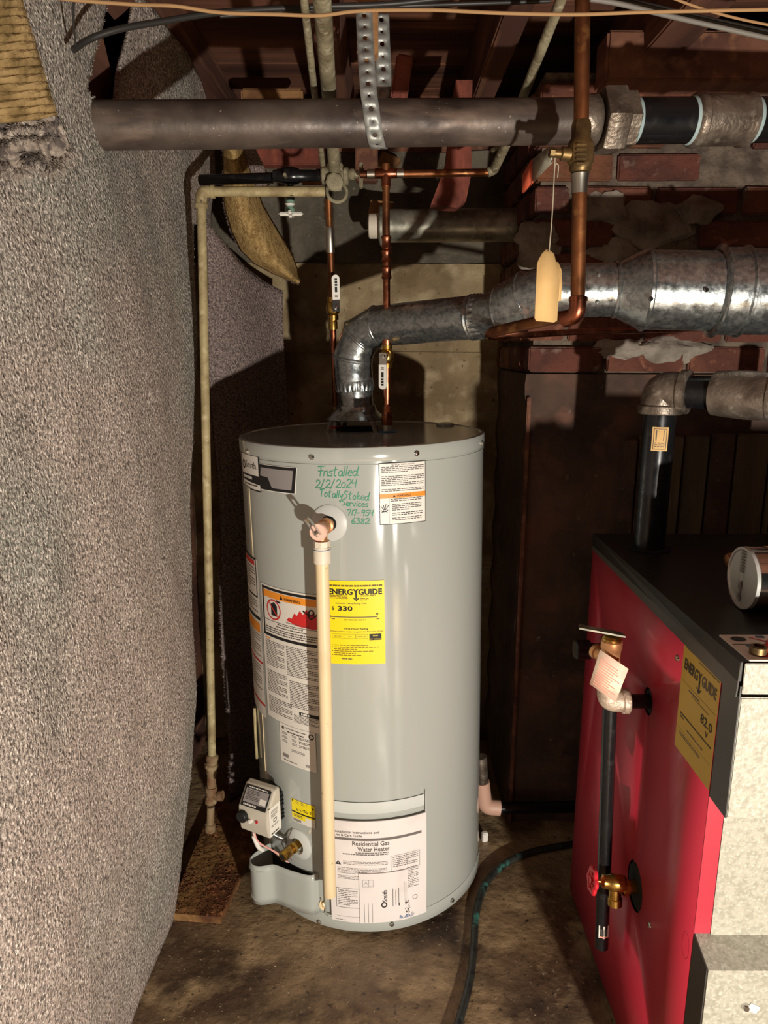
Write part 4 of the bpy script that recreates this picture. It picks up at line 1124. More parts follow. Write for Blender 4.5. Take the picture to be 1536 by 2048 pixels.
# ================================================================== COPPER WATER LINES
def ballvalve(parent, c, ax, lever_up, side, mt='brass', hl=.055, hw=.0115, name='ball_valve', sc=1.):
    """in-line valve centred at c on axis ax; lever along +/- axis, offset to 'side'"""
    ax = Vector(ax).normalized(); side = Vector(side).normalized()
    g = G()
    g.lathe([(.0125*sc, -.026*sc), (.0125*sc, -.016*sc), (.0105*sc, -.015*sc), (.0155*sc, -.009*sc), (.0165*sc, 0), (.0155*sc, .009*sc), (.0105*sc, .015*sc), (.0125*sc, .016*sc), (.0125*sc, .026*sc)], c, ax, n=20)
    g.lathe([(.008*sc, .008*sc), (.008*sc, .024*sc), (.005*sc, .024*sc), (.005*sc, .030*sc)], c, side, n=14)
    v = obj(name, g, mt, parent)
    la = ax*lever_up; w_ = la.cross(side).normalized()
    p0 = c+side*.027*sc
    g = G(); g.prism([p0-w_*.009*sc-la*.008*sc, p0+w_*.009*sc-la*.008*sc, p0+w_*.0085*sc+la*.02*sc, p0-w_*.0085*sc+la*.02*sc], ext=side*.002); obj('lever_plate', g, 'chrome', v)
    g = G(); g.lathe([(.0055*sc, 0), (.0055*sc, .005*sc), (0, .006*sc)], p0+side*.002, side, n=6, smooth=False); obj('lever_nut', g, 'chrome', v)
    a = p0+la*.018*sc; pts = []
    for s_, t_ in ((-1, 0), (1, 0)): pts.append(a+w_*hw*.8*s_)
    out = [a-w_*hw*.75, a+w_*hw*.75]
    for k in range(9):
        an = math.pi*k/8; out.append(a+la*(hl-hw*.8)+w_*hw*.8*math.cos(an)+la*hw*.8*math.sin(an))
    g = G(); g.prism(out, ext=side*.0045)
    h = obj('lever_handle', g, 'white_paint_lit_plate', v)
    Lb = Label(hl, hw*2)
    Lb.words(hl*.55, hw*.7, hl*.86, hw*1.3, 1, 'ink', 1, fill=.9); Lb.rect(hl*.30, hw*.75, hl*.52, hw*1.25, 'ink', 1); Lb.rect(hl*.10, hw*.7, hl*.13, hw*1.3, 'ink_grey', 1); Lb.rect(hl*.16, hw*.7, hl*.19, hw*1.3, 'ink_grey', 1)
    Lb.build('lever_print', lambda u, v_, off: a+la*u+w_*(v_-hw)+side*(.0046+off), v)
    return v
RCu = .0080
coldb = HM @ Vector(((HI @ atz(775, 864, ZT)).x, (HI @ atz(775, 864, ZT)).y, ZT+.022))
YCU = 1.70
cold = thing('cold_water_line', 'bright copper cold water line with a ball valve standing on the heater in front of the flue', 'pipe', tuple(coldb))
ctop = aty(772, 352, YCU)
def cl(py): # point of the cold line at a pixel height
    z = aty(771, py, YCU).z; t_ = (z-coldb.z)/(ctop.z-coldb.z); return coldb.lerp(ctop, t_)
dcl = (ctop-coldb).normalized()
g = G(); g.lathe([(.0125, -.006), (.0135, -.003), (.0135, .016), (.0110, .018), (.0110, .026), (.0095, .028), (.0095, .036), (RCu+.0005, .038)], coldb, dcl, n=20); obj('dielectric_union', g, 'copper', cold)
g = G(); g.tube([coldb+dcl*.03, cl(502)], RCu, n=20); obj('lower_tube', g, 'copper', cold)
g = G(); g.tube([cl(504), ctop], RCu, n=20); obj('upper_tube', g, 'copper_old', cold)
for k, py in enumerate((484, 512, 545)):
    c = cl(py)
    g = G(); g.lathe([(RCu+.0006, -.014), (RCu+.0022, -.012), (RCu+.0038, -.010), (RCu+.0022, -.007), (RCu+.0014, 0), (RCu+.0022, .007), (RCu+.0038, .010), (RCu+.0022, .012), (RCu+.0006, .014)], c, dcl, n=20, cap=False); obj('press_fitting', g, 'copper', cold)
g = G(); g.lathe([(RCu+.0012, 0), (RCu+.0012, .05)], cl(378), dcl, n=20, cap=False); obj('solder_joint', g, 'copper_old', cold)
ballvalve(cold, cl(713), dcl, -1, (-.35, -1, 0))
g = G(); g.lathe([(RCu+.002, -.014), (RCu+.003, -.01), (RCu+.003, .012), (RCu+.001, .014)], cl(684), dcl, n=20, cap=False); obj('solder_cup', g, 'copper', cold)
# hot line
hotb = HM @ Vector(((HI @ atz(672, 852, ZT)).x, (HI @ atz(672, 852, ZT)).y, ZT+.022))
hot = thing('hot_water_line', 'thin copper hot water line with a white levered ball valve left of the flue', 'pipe', tuple(hotb))
YH2 = 1.76
hm_ = aty(666, 640, 1.80); htop = aty(657, 398, YH2)
g = G(); g.lathe([(.0115, -.006), (.0115, .012), (.008, .016), (.0095, .020), (.0095, .028), (RCu, .030)], hotb, (0, 0, 1), n=18); obj('dielectric_union', g, 'brass_old', hot)
def hl_(py, px): return aty(px, py, 1.81-(852-py)/452*.05)
g = G(); g.tube([hotb+Vector((0, 0, .02)), hl_(640, 666)], RCu*.86, n=16); obj('lower_tube', g, 'copper', hot)
g = G(); g.tube([hl_(610, 665), htop], RCu, n=16); obj('upper_tube', g, 'copper_old', hot)
dh = (htop-hl_(640, 666)).normalized()
c = hl_(478, 660)
g = G(); g.lathe([(RCu+.001, -.03), (RCu+.0018, -.028), (RCu+.0018, .02), (RCu+.0005, .026)], c, dh, n=16, cap=False); obj('solder_sleeve', g, 'solder', hot)
ballvalve(hot, hl_(617, 666), dh, 1, (.35, -1, 0))
g = G(); g.lathe([(.011, -.012), (.011, .004), (.009, .012)], hl_(648, 666), dh, n=18); obj('valve_union', g, 'brass', hot)

# ================================================================== OLD SUPPLY LINES UNDER THE JOISTS
# copper branch running right from the old fitting
br = thing('copper_branch', 'dull copper branch line running along the back above the aluminium pipe', 'pipe', tuple(aty(850, 347, YCU)))
b0 = aty(720, 349, YCU+.01); b1 = aty(772, 347, YCU); b2 = aty(975, 345, YCU)
g = G(); g.tube([b0, b2], RCu, n=16); obj('tube_run', g, 'copper_old', br)
g = G(); g.lathe([(RCu+.0015, -.024), (RCu+.0025, -.022), (RCu+.0025, .022), (RCu+.0015, .024)], b1, (b2-b0), n=18); g.lathe([(RCu+.0022, 0), (RCu+.0022, .026)], b1, (0, 0, -1), n=18); obj('tee', g, 'copper', br)
for p in (aty(742, 348, YCU), aty(800, 347, YCU)):
    g = G(); g.lathe([(RCu+.002, -.008), (RCu+.002, .008)], p, (b2-b0), n=16); obj('solder_joint', g, 'solder', br)
e_ = aty(988, 340, YCU); u1 = aty(1012, 288, 1.60); u2 = aty(1080, 112, 1.32); u3 = aty(1080, 112, 1.32); u3 = u3+(u3-u1)*1.6
g = G(); g.tube(fillet([b2, e_, u1], .015), RCu+.002, n=16); obj('elbow', g, 'grey_pipe', br)
g = G(); g.tube([e_.lerp(u1, .3), u3], RCu, n=16); obj('rising_tube', g, 'grey_pipe', br)
# second thin tube beside it
g = G(); g.tube([aty(985, 300, 1.66), aty(1015, 288, 1.6)], .005, n=10); obj('tube_clip', g, 'grey_pipe', br)

# old grey pipe running overhead in depth
gp = thing('old_grey_pipe', 'old mottled grey pipe running overhead from front to back above the black main', 'pipe', tuple(aty(650, 170, 1.35)))
s0 = aty(640, -60, 1.06); s1 = aty(669, 340, 1.735)
s0 = s0+(s0-s1)*.8
g = G(); g.tube([s0, s1], .0128, n=20); obj('pipe_run', g, 'grey_pipe', gp)
g = G(); g.tube([s0+Vector((-.026, 0, .012)), s1+Vector((-.026, 0, .012))], .006, n=10); obj('companion_pipe', g, 'grey_pipe', gp)
# cluster of old fittings at its end
cc = aty(670, 352, 1.745)
fc = thing('old_pipe_cross', 'corroded old cross fitting where the grey pipe meets the water lines', 'fitting', tuple(cc))
g = G(); g.lathe([(.016, -.030), (.0185, -.028), (.0185, -.020), (.0165, -.019), (.0175, 0), (.0165, .019), (.0185, .020), (.0185, .028), (.016, .030)], cc, (1, 0, 0), n=20)
g.lathe([(.0165, -.026), (.0185, -.022), (.0185, -.014), (.016, 0), (.016, .03)], cc, (0, .25, -1), n=20); obj('cross_body', g, 'grey_pipe', fc)
g = G(); g.lathe([(.019, 0), (.0195, .006), (.0195, .014), (.016, .016)], cc+Vector((0, -.012, -.012)), (0, -.9, -.4), n=8, smooth=False); obj('union_nut', g, 'grey_pipe', fc)
g = G(); g.tube(circ(cc+Vector((.004, -.004, -.034)), (.2, -1, .2), .022, 24), .004, n=8, closed=True); obj('pipe_ring', g, 'grey_pipe', fc)
g = G(); g.lathe([(.009, 0), (.012, .004), (.012, .012), (.008, .014), (.008, .024), (.011, .025), (.011, .034), (.007, .036)], cc+Vector((.03, 0, .004)), (1, 0, .03), n=8, smooth=False); obj('nipple', g, 'grey_pipe', fc)
g = G(); g.box(cc+Vector((.058, -.004, 0)), (.008, .02, .052), bev=.002); obj('clamp', g, 'grey_pipe', fc)
# black line to the left with its lug
bl = thing('black_supply_line', 'black iron line running left from the old fitting into the carpet', 'pipe', tuple(aty(520, 357, 1.76)))
g = G(); g.tube([aty(400, 360, 1.79), aty(545, 356, 1.76)], .0115, n=18); obj('pipe_run', g, 'iron_black', bl)
p = aty(578, 352, 1.755)
g = G(); g.lathe([(.012, -.035), (.015, -.02), (.0195, 0), (.017, .018), (.0135, .024), (.0135, .06), (.015, .062), (.015, .07)], p, (1, 0, .0), n=20); obj('stop_valve', g, 'iron_black', bl)
g = G(); g.lathe([(.004, 0), (.004, .02)], p+Vector((-.005, -.016, -.005)), (0, -1, 0), n=10); obj('valve_lug', g, 'grey_pipe', bl)
g = G(); g.tube([p+Vector((.03, -.006, -.016)), p+Vector((.085, -.006, -.016))], .004, n=8); obj('side_tube', g, 'copper_old', bl)
# small garden-type tap under it
tp = thing('white_handled_tap', 'small tap with green stem and white cross handle below the black line', 'tap', tuple(aty(580, 428, 1.80)))
g = G(); g.lathe([(.010, 0), (.010, .015), (.007, .018), (.007, .024), (.011, .026), (.011, .032)], aty(580, 394, 1.80), (0, 0, -1), n=14); obj('tap_stem', g, 'verdigris', tp)
g = G(); g.lathe([(.012, 0), (.007, .004), (.004, .018), (.004, .03)], aty(580, 408, 1.80), (0, 0, -1), n=14); obj('spindle', g, 'white_paint_lit_plate', tp)
g = G(); hp_ = aty(582, 428, 1.80); g.box(hp_, (.056, .012, .008), bev=.003); g.box(hp_, (.012, .056, .008), bev=.003); obj('cross_handle', g, 'white_paint_lit_plate', tp)
g = G(); g.lathe([(.0095, 0), (.0095, .03)], aty(580, 372, 1.79), (0, 0, -1), n=12); obj('tap_neck', g, 'iron_black', tp)

# gas pipe at the left with its drip leg
gas = thing('gas_pipe', 'thin cream-painted gas pipe running down beside the carpet edge to a drip leg', 'pipe', tuple(aty(420, 1665, 1.70)))
ga = aty(650, 383, 1.715); gb = aty(402, 383, 1.70); gc = aty(424, 1512, 1.70); gd = aty(420, 1668, 1.70)
g = G(); g.tube([ga, gb+Vector((.024, 0, 0))], .0107, n=18); obj('horizontal_run', g, 'gas_pipe', gas)
g = G(); g.tube(fillet([gb+Vector((.030, 0, 0)), gb, gb+Vector((0, 0, -.034))], .02), .0125, n=18)
g.lathe([(.0142, 0), (.0142, .007)], gb+Vector((.022, 0, 0)), (1, 0, 0), n=18); g.lathe([(.0142, 0), (.0142, .007)], gb+Vector((0, 0, -.026)), (0, 0, -1), n=18); obj('elbow', g, 'gas_pipe', gas)
g = G(); g.tube([gb+Vector((0, 0, -.02)), gc], .0100, n=18); obj('vertical_run', g, 'gas_pipe', gas)
def gl(py): t_ = (py-1512)/(1668-1512); return gc.lerp(gd, t_)
dg_ = (gd-gc).normalized()
g = G(); g.lathe([(.0125, -.004), (.0165, 0), (.0165, .010), (.0145, .012), (.0145, .020), (.019, .022), (.019, .030), (.015, .033), (.0135, .05)], gl(1512), dg_, n=10, smooth=False); obj('union', g, 'rust_pipe', gas)
g = G(); g.lathe([(.0120, 0), (.0120, .04)], gl(1545), dg_, n=18)
g.lathe([(.0155, 0), (.0155, .012), (.0135, .014), (.0135, .03), (.0155, .032), (.0155, .046)], gl(1572), dg_, n=18)
g.lathe([(.011, .006), (.011, .02), (.0135, .021), (.0135, .032)], gl(1590), (1, -.2, .1), n=16); obj('drip_tee', g, 'rust_pipe', gas)
g = G(); g.lathe([(.0100, 0), (.0100, .05), (.0135, .051), (.0135, .072), (.011, .074)], gl(1612), dg_, n=18); obj('drip_cap', g, 'rust_pipe', gas)
tl_end = gl(1668)

# ================================================================== BLACK MAIN
MA = aty(120, 252, 1.272); MB_ = aty(1150, 243, 1.375); MD = (MB_-MA).normalized(); MR = .0365
def mp(px):
    lo_, hi_ = -.2, 4.
    for _ in range(40):
        m_ = (lo_+hi_)/2; p = MA+MD*m_; v = p-CAMP; x = 768+FPX*v.dot(RT)/v.dot(FW)
        if x < px: lo_ = m_
        else: hi_ = m_
    return MA+MD*lo_
main = thing('black_main_pipe', 'thick old black iron main running across under the joists with a hex union', 'pipe', tuple(mp(700)))
g = G(); g.tube([mp(120), mp(1152)], MR, n=40); obj('main_run', g, 'iron_main', main)
g = G(); g.lathe([(MR+.0006, 0), (MR+.001, .006), (MR+.0004, .012)], mp(1146), MD, n=40, cap=False); obj('pipe_dope', g, 'teal', main)
g = G(); g.lathe([(MR+.004, 0), (MR+.006, .004), (MR+.006, .028), (MR+.003, .032)], mp(1155), MD, n=40); obj('union_end', g, 'iron_cast', main)
def hexnut(p, r, l, name, mt):
    g = G(); a = MD.orthogonal().normalized(); b = MD.cross(a); rot = .32
    V = []
    for (h, rr_) in ((0, r*.96), (l*.08, r), (l*.92, r), (l, r*.96)):
        for j in range(6):
            an = rot+math.pi/3*j; V.append(p+MD*h+(a*math.cos(an)+b*math.sin(an))*rr_)
    F = [(i*6+j, i*6+(j+1) % 6, (i+1)*6+(j+1) % 6, (i+1)*6+j) for i in range(3) for j in range(6)]+[(5, 4, 3, 2, 1, 0), (18, 19, 20, 21, 22, 23)]
    g.add(V, F, 0, False); return obj(name, g, mt, main)
def mdist(x0, x1): return (mp(x1)-mp(x0)).length
hexnut(mp(1196), .056, mdist(1196, 1240), 'hex_nut', 'iron_cast')
hexnut(mp(1240), .048, mdist(1240, 1263), 'hex_collar', 'iron_cast')
g = G(); g.lathe([(MR+.001, 0), (MR+.003, .003), (MR+.001, .008)], mp(1262), MD, n=40, cap=False); obj('pipe_dope', g, 'teal', main)
g = G(); g.tube([mp(1255), mp(1400)], MR+.0005, n=40); obj('nipple', g, 'iron_black', main)
g = G(); l = mdist(1384, 1498)
g.lathe([(MR+.001, -.004), (MR+.006, 0), (MR+.008, .004), (MR+.008, .012), (MR+.005, .015), (MR+.005, l-.015), (MR+.008, l-.012), (MR+.008, l-.003), (MR+.004, l), (MR+.001, l+.002)], mp(1384), MD, n=40)
cg = obj('coupling', g, 'iron_cast', main)
g = G(); g.lathe([(MR+.001, -.008), (MR+.0025, -.004), (MR+.003, 0)], mp(1384), MD, n=40, cap=False); obj('pipe_dope', g, 'teal', main)
g = G(); g.lathe([(MR+.003, 0), (MR+.0025, .004), (MR+.001, .008)], mp(1498), MD, n=40, cap=False); obj('pipe_dope', g, 'teal', main)
g = G(); g.tube([mp(1490), mp(2300)], MR+.0005, n=40); obj('far_run', g, 'iron_black', main)

# perforated hanger strap around the main
st = thing('hanger_strap', 'perforated galvanized strap looped around the black main and nailed to a joist', 'strap', tuple(mp(750)+Vector((0, 0, .06))))
def ribbon(path, wdir, w, parent, name, mt, holes=True, pitch=.020):
    P = spline(path, 10); Ln = [0]
    for a, b in zip(P[:-1], P[1:]): Ln.append(Ln[-1]+(b-a).length)
    def at(s_):
        s_ = max(0, min(s_, Ln[-1]-1e-6))
        for i in range(len(P)-1):
            if s_ <= Ln[i+1]:
                return P[i].lerp(P[i+1], (s_-Ln[i])/(Ln[i+1]-Ln[i]))
        return P[-1]
    g = G(); n = int(Ln[-1]/pitch); wd = Vector(wdir).normalized()
    for k in range(n):
        s0_ = k*pitch; r = .0040 if k % 2 == 0 else .0022
        outer = []; inner = []
        for j in range(16):
            an = 2*math.pi*j/16; cx_, sx_ = math.cos(an), math.sin(an)
            m_ = max(abs(cx_), abs(sx_))
            ou = (cx_/m_*pitch/2, sx_/m_*w/2)
            outer.append(at(s0_+pitch/2+ou[0])+wd*ou[1]); inner.append(at(s0_+pitch/2+cx_*r)+wd*sx_*r)
        V = outer+inner
        g.add(V, [(j, (j+1) % 16, 16+(j+1) % 16, 16+j) for j in range(16)], 0, False)
    o = obj(name, g, mt, parent, thick=.0009)
    bm = bmesh.new(); bm.from_mesh(o.data); bmesh.ops.remove_doubles(bm, verts=bm.verts, dist=.0008); bm.to_mesh(o.data); bm.free()
    return o
mc = mp(752)
pf = [aty(728, 20, 1.345), aty(731, 90, 1.325), aty(737, 180, 1.30)]
loop = []
for k in range(9):
    an = math.radians(150-k*30)      # around the pipe from upper front, under, to the back
    loop.append(mc+Vector((0, -math.sin(an) if False else -math.cos(math.radians(30-k*30))*(MR+.002), math.sin(math.radians(30-k*30))*(MR+.002))))
lx = [mp(742), mp(746), mp(751), mp(756), mp(760), mp(762), mp(764)]
lp = [lx[i]+Vector((0, -math.cos(math.radians(25-i*36))*(MR+.002), math.sin(math.radians(25-i*36))*(MR+.002))) for i in range(7)]
pb = [aty(767, 150, 1.395), aty(764, 80, 1.40), aty(762, 5, 1.41)]
ribbon(pf+lp+pb, MD, .027, st, 'strap_band', 'strap')
g = G(); g.lathe([(.006, 0), (.006, .002), (.003, .004), (0, .004)], aty(761, 14, 1.405), (0, -1, -.3), n=10); obj('nail_head', g, 'chrome', st)
g = G(); p = aty(735, 60, 1.37); g.box((p.x, 1.378, 1.90), (.036, .036, .22), bev=.003)
tag(obj('hanger_block', g, 'raw_wood'), 'short wooden block behind the hanger strap', 'block')
# red painted scraps between the joists
p = aty(800, 150, 1.75)
g = G(); g.box((p.x+.004, 1.77, p.z-.005), (.036, .05, .09), R=Matrix.Rotation(.15, 3, 'Y'), bev=.004); 
tag(obj('red_wood_scrap', g, 'red_wood'), 'small red-painted wood scrap beside the hanger strap', 'wood scrap')
pts = [(912, 160), (945, 160), (942, 285), (944, 340), (932, 402), (915, 416), (885, 412), (862, 408), (880, 360), (893, 320)]
g = G(); g.prism([aty(x, y, 1.95) for x, y in pts], ext=(.0, .06, .0))
tag(obj('rough_red_timber', g, 'red_wood'), 'rough split red-stained timber end hanging over the aluminium pipe', 'timber')
pts = [(766, 302), (802, 318), (790, 334), (752, 332)]
g = G(); g.prism([aty(x, y, 2.24) for x, y in pts], ext=(0, .055, 0))
tag(obj('wood_offcut', g, 'raw_wood'), 'pale wood offcut under the joists behind the strap', 'wood scrap')
pts = [(742, 400), (788, 404), (770, 432), (735, 430)]
g = G(); g.prism([aty(x, y, 2.16) for x, y in pts], ext=(0, .05, 0))
tag(obj('wood_wedge', g, 'raw_wood'), 'pale wood wedge above the aluminium pipe end', 'wood scrap')
g = G(); p = aty(733, 300, 2.12); g.box((p.x, 2.15, p.z+.02), (.06, .05, .19), bev=.004); tag(obj('short_post', g, 'wood'), 'dark wooden post end hanging behind the old pipe fitting', 'post')

# ================================================================== ALUMINIUM VENT PIPE at the back
al = thing('aluminium_pipe', 'dull aluminium pipe with a flanged end running along the back wall', 'pipe', tuple(aty(900, 452, 2.10)))
p0 = aty(766, 452, 2.10); p1 = aty(1080, 450, 2.08); da = (p1-p0).normalized(); RA = .0425
g = G(); g.tube([p0, p1], RA, n=40); obj('pipe_run', g, 'galv_dull', al)
g = G(); g.lathe([(RA+.004, 0), (RA+.009, .004), (RA+.009, .010), (RA+.001, .014)], p0-da*.010, da, n=40); obj('flange', g, 'galv_dull', al)
g = G(); g.lathe([(RA-.014, -.035), (RA-.010, -.032), (RA-.010, 0)], p0-da*.004, da, n=32); obj('end_cap', g, 'white_pvc', al)

# ================================================================== VERTICAL COPPER with a valve and a tag
YV = 1.20
vc = thing('vertical_copper_line', 'aged copper line dropping in front of the black main through a brass valve', 'pipe', tuple(aty(1157, 625, YV)))
v0 = aty(1167, -150, YV); v1 = aty(1162, 285, YV); v2 = aty(1160, 345, YV); v3 = aty(1155, 622, YV); RV_ = .0112
g = G(); g.tube([v0, v1], RV_, n=24); obj('upper_tube', g, 'copper_old', vc)
g = G(); g.tube([v2, v3], RV_, n=24); obj('lower_tube', g, 'copper_old', vc)
dv_ = (v2-v1).normalized()
g = G(); L_ = (v2-v1).length
g.lathe([(.013, -.030), (.015, -.024), (.015, -.006), (.019, 0), (.0205, .006), (.0205, L_-.014), (.017, L_-.012), (.017, L_-.004), (.0145, L_)], v1, dv_, n=8, smooth=False)
vb = obj('brass_valve', g, 'brass_old', vc)
for k in range(5):
    g = G(); g.box(v1+dv_*(.008+.0065*k)+Vector((-.004, -.0195, 0)), (.016, .004, .0032), bev=.001); obj('cast_rib', g, 'brass_old', vb)
g = G(); g.lathe([(RV_+.0005, 0), (RV_+.0028, .002), (RV_+.001, .012), (RV_+.0004, .03)], v2, dv_, n=24, cap=False); obj('solder_ring', g, 'solder', vc)
# stem to the left with the flat lever
sv_ = v1+dv_*.018
g = G(); g.lathe([(.010, .014), (.010, .030), (.0065, .032), (.0065, .042)], sv_, (-1, -.12, .05), n=16); g.lathe([(.0075, .042), (.0075, .049)], sv_, (-1, -.12, .05), n=6, smooth=False); obj('valve_stem', g, 'brass_old', vb)
pa_, pb_, pc_ = aty(1104, 312, YV-.005), aty(1066, 352, YV+.06), aty(1046, 382, YV+.075)
wq = Vector((0, .25, 1)).normalized()*.017
g = G(); g.add([pa_+wq, pa_-wq*.6, pb_-wq*.5, pb_+wq*1.6], [(0, 1, 2, 3)], 0, False); lv = obj('lever_arm', g, 'galv_dull', vb, thick=.0025)
g = G(); g.add([pb_+wq*1.65, pb_-wq*.55, pc_-wq*.2, pc_+wq*1.5], [(0, 1, 2, 3)], 0, False); obj('lever_tip', g, 'orange', lv, thick=.004)
# bottom elbow and the tube running to the back left, then returning right
vr1 = aty(1120, 634, YV+.05); vr2 = aty(985, 664, 1.40)
g = G(); g.tube(fillet([v3+Vector((0, 0, .022)), v3+Vector((0, 0, -.006)), v3+Vector((-.016, .018, -.012))], .018), RV_+.0022, n=20); g.lathe([(RV_+.0035, -.003), (RV_+.0035, .003)], v3+Vector((0, 0, .018)), (0, 0, 1), n=24); obj('street_elbow', g, 'copper', vc)
g = G(); g.tube([v3+Vector((-.006, .008, -.008)), vr1, vr2], RV_*.9, n=18); obj('return_tube', g, 'copper_old', vc)
ub = [vr2, aty(976, 667, 1.415), aty(976, 672, 1.43), aty(990, 674, 1.44), aty(1150, 664, 1.60), aty(1410, 657, 1.78), aty(1600, 650, 1.80)]
g = G(); g.tube(fillet(ub, .012, 5), .0066, n=14); obj('thin_tube', g, 'copper', vc)
# the paper tags on their string
pt = thing('paper_tag', 'manila paper tag hanging on a string from the brass valve', 'tag', tuple(aty(1094, 640, YV-.03)))
tgp = [(1092, 499), (1084, 507), (1077, 520), (1074, 528), (1069, 636), (1072, 642), (1108, 645), (1114, 641), (1116, 612), (1119, 560), (1111, 522), (1108, 508), (1098, 499)]
def tgz(x, y): return YV-.035+.012*math.sin((x-1069)/50*2.2)
g = G(); g.add([aty(x, y, tgz(x, y)) for x, y in tgp], [tuple(range(len(tgp)))], 0, False); obj('front_card', g, 'manila', pt, thick=.0012)
tg2 = [(1104, 524), (1116, 524), (1123, 540), (1124, 570), (1122, 600), (1112, 606)]
g = G(); g.add([aty(x, y, YV-.010) for x, y in tg2], [tuple(range(len(tg2)))], 0, False); obj('rear_card', g, 'manila', pt, thick=.0012)
g = G(); g.tube([aty(1110, 316, YV-.02), aty(1106, 400, YV-.022), aty(1103, 450, YV-.025), aty(1098, 503, YV-.028)], .0010, n=6)
g.tube(spline([aty(1108, 350, YV-.021), aty(1111, 329, YV-.021), aty(1117, 332, YV-.021), aty(1115, 355, YV-.021)]), .0008, n=6); obj('tag_string', g, 'string', pt)

# ================================================================== CABLES
def cable(name, pts, r, mt, label, cat='cable'):
    g = G(); g.tube(spline([aty(x, y, Y) for x, y, Y in pts]), r, n=10); return tag(obj(name, g, mt), label, cat)
cable('black_cable', [(146, 100, 1.12), (180, 78, 1.14), (240, 58, 1.16), (330, 42, 1.2), (450, 24, 1.25), (620, 14, 1.3), (800, 6, 1.33), (1000, -20, 1.35)], .0045, 'cable_black', 'black cable sagging from the carpet slit towards the joists')
cable('second_black_cable', [(440, 32, 1.30), (640, 19, 1.34), (800, 12, 1.37), (1100, 2, 1.4)], .0035, 'cable_black', 'thin black cable running beside the sagging cable', 'cable')
cable('tan_wire', [(60, -12, 0.96), (150, 0, 0.98), (270, 9, 1.00), (350, 12, 1.00), (440, 25, 1.02), (560, 29, 1.03), (640, 31, 1.03), (720, 22, 1.04), (860, 20, 1.04), (1000, 26, 1.04), (1150, 29, 1.05), (1300, 24, 1.05), (1600, 18, 1.05)], .0022, 'wire_tan', 'thin tan cloth-covered wire strung across under the joists', 'wire')
cable('grey_cable', [(1180, -2, 1.15), (1240, 8, 1.16), (1330, 30, 1.18), (1440, 55, 1.2), (1620, 95, 1.22)], .0035, 'cable_grey', 'grey cable sloping down over the right end of the black main')
cable('black_right_cable', [(1190, -8, 1.20), (1300, 12, 1.21), (1420, 40, 1.23), (1620, 82, 1.25)], .0040, 'cable_black', 'black cable lying beside the sloping grey cable')
cable('loose_tan_wire', [(1340, -6, 1.14), (1400, 16, 1.15), (1480, 38, 1.16), (1620, 66, 1.16)], .0018, 'wire_tan', 'loose tan wire slanting above the sloping grey cable', 'wire')
g = G(); g.tube(spline([aty(148, 0, 1.08), aty(147, 40, 1.10), aty(151, 90, 1.12)]), .0015, n=6); tag(obj('dark_thread', g, 'cable_black'), 'thin dark wire hanging down the carpet to the black cable end', 'wire')

# ================================================================== BOILER
BX, BY0, BY1, BZ = .463, .88, 1.567, .915
BWd = .62                                   # width to the right
boiler = thing('red_boiler', 'red cabinet boiler with black lid and galvanized front beside the water heater', 'boiler', (BX+BWd/2, (BY0+BY1)/2, 0))
YF = .93                                    # front edge of the red side
ZL = .882                                   # underside of the lid rim
g = G(); g.box((BX+BWd/2+.002, (YF+BY1)/2+.004, .44), (BWd-.006, BY1-YF-.012, .86)); obj('inner_casing', g, 'black_paint', boiler)
# red side panel with real round openings
def panel_holes():
    bm = bmesh.new()
    outer = [(YF, .012), (BY1, .012), (BY1, ZL), (YF, ZL)]
    holes = [(1.179, .710, .0215), (1.166, .349, .040), (1.444, .693, .026)]
    vs_ = [bm.verts.new((0, y, z)) for y, z in outer]
    es = [bm.edges.new((vs_[i], vs_[(i+1) % 4])) for i in range(4)]
    for (y, z, r) in holes:
        hv = [bm.verts.new((0, y+r*math.cos(2*math.pi*k/28), z+r*1.15*math.sin(2*math.pi*k/28))) for k in range(28)]
        es += [bm.edges.new((hv[k], hv[(k+1) % 28])) for k in range(28)]
    bmesh.ops.triangle_fill(bm, use_beauty=True, edges=es)
    bm.verts.index_update()
    V = [Vector((BX, v.co.y, v.co.z)) for v in bm.verts]; F = [tuple(v.index for v in f.verts) for f in bm.faces]; bm.free()
    return V, F
V_, F_ = panel_holes()
g = G(); g.add(V_, F_, 0, False); g.box((BX+.0115, YF-.0008+.001, .668 if False else .5765), (.023, .002, .227))
side = obj('side_panel', g, 'red_paint', boiler, thick=.0014)
for (y, z, r) in ((1.179, .710, .0215), (1.166, .349, .040), (1.444, .693, .026)):
    g = G(); g.lathe([(r*.98, 0), (r*.98, .0032)], (BX+.0015, y, z), (1, 0, 0), n=28); obj('panel_opening', g, 'black_hole', side)
for (px, py) in ((1357, 1316), (1302, 1850)):
    p = atx(px, py, BX); g = G(); g.lathe([(.0055, 0), (.0055, .002), (.004, .004), (0, .0045)], p+Vector((-.0005, 0, 0)), (-1, 0, 0), n=12); obj('panel_screw', g, 'chrome', side)
for (px, py) in ((1372, 1890), (1180, 1480)):
    p = atx(px, py, BX)
    g = G(); g.tube([p+Vector((-.0006, .012*math.cos(a_), .022*math.sin(a_))) for a_ in [2*math.pi*k/20 for k in range(20)]], .0004, n=5, closed=True); obj('knockout_mark', g, 'red_paint', side)
# black corner returns of the projecting upper and lower front
zu0, zl1 = .690, .462
g = G(); g.box((BX+.001, (BY0+YF)/2, (zu0+ZL)/2), (.002, YF-BY0, ZL-zu0)); obj('corner_trim', g, 'black_paint', boiler)
g = G(); g.prism([(BX, YF, .012), (BX, BY0+.002, .012), (BX, BY0+.002, .446), (BX, YF, zl1)], ext=(.002, 0, 0)); obj('corner_trim', g, 'black_paint', boiler)
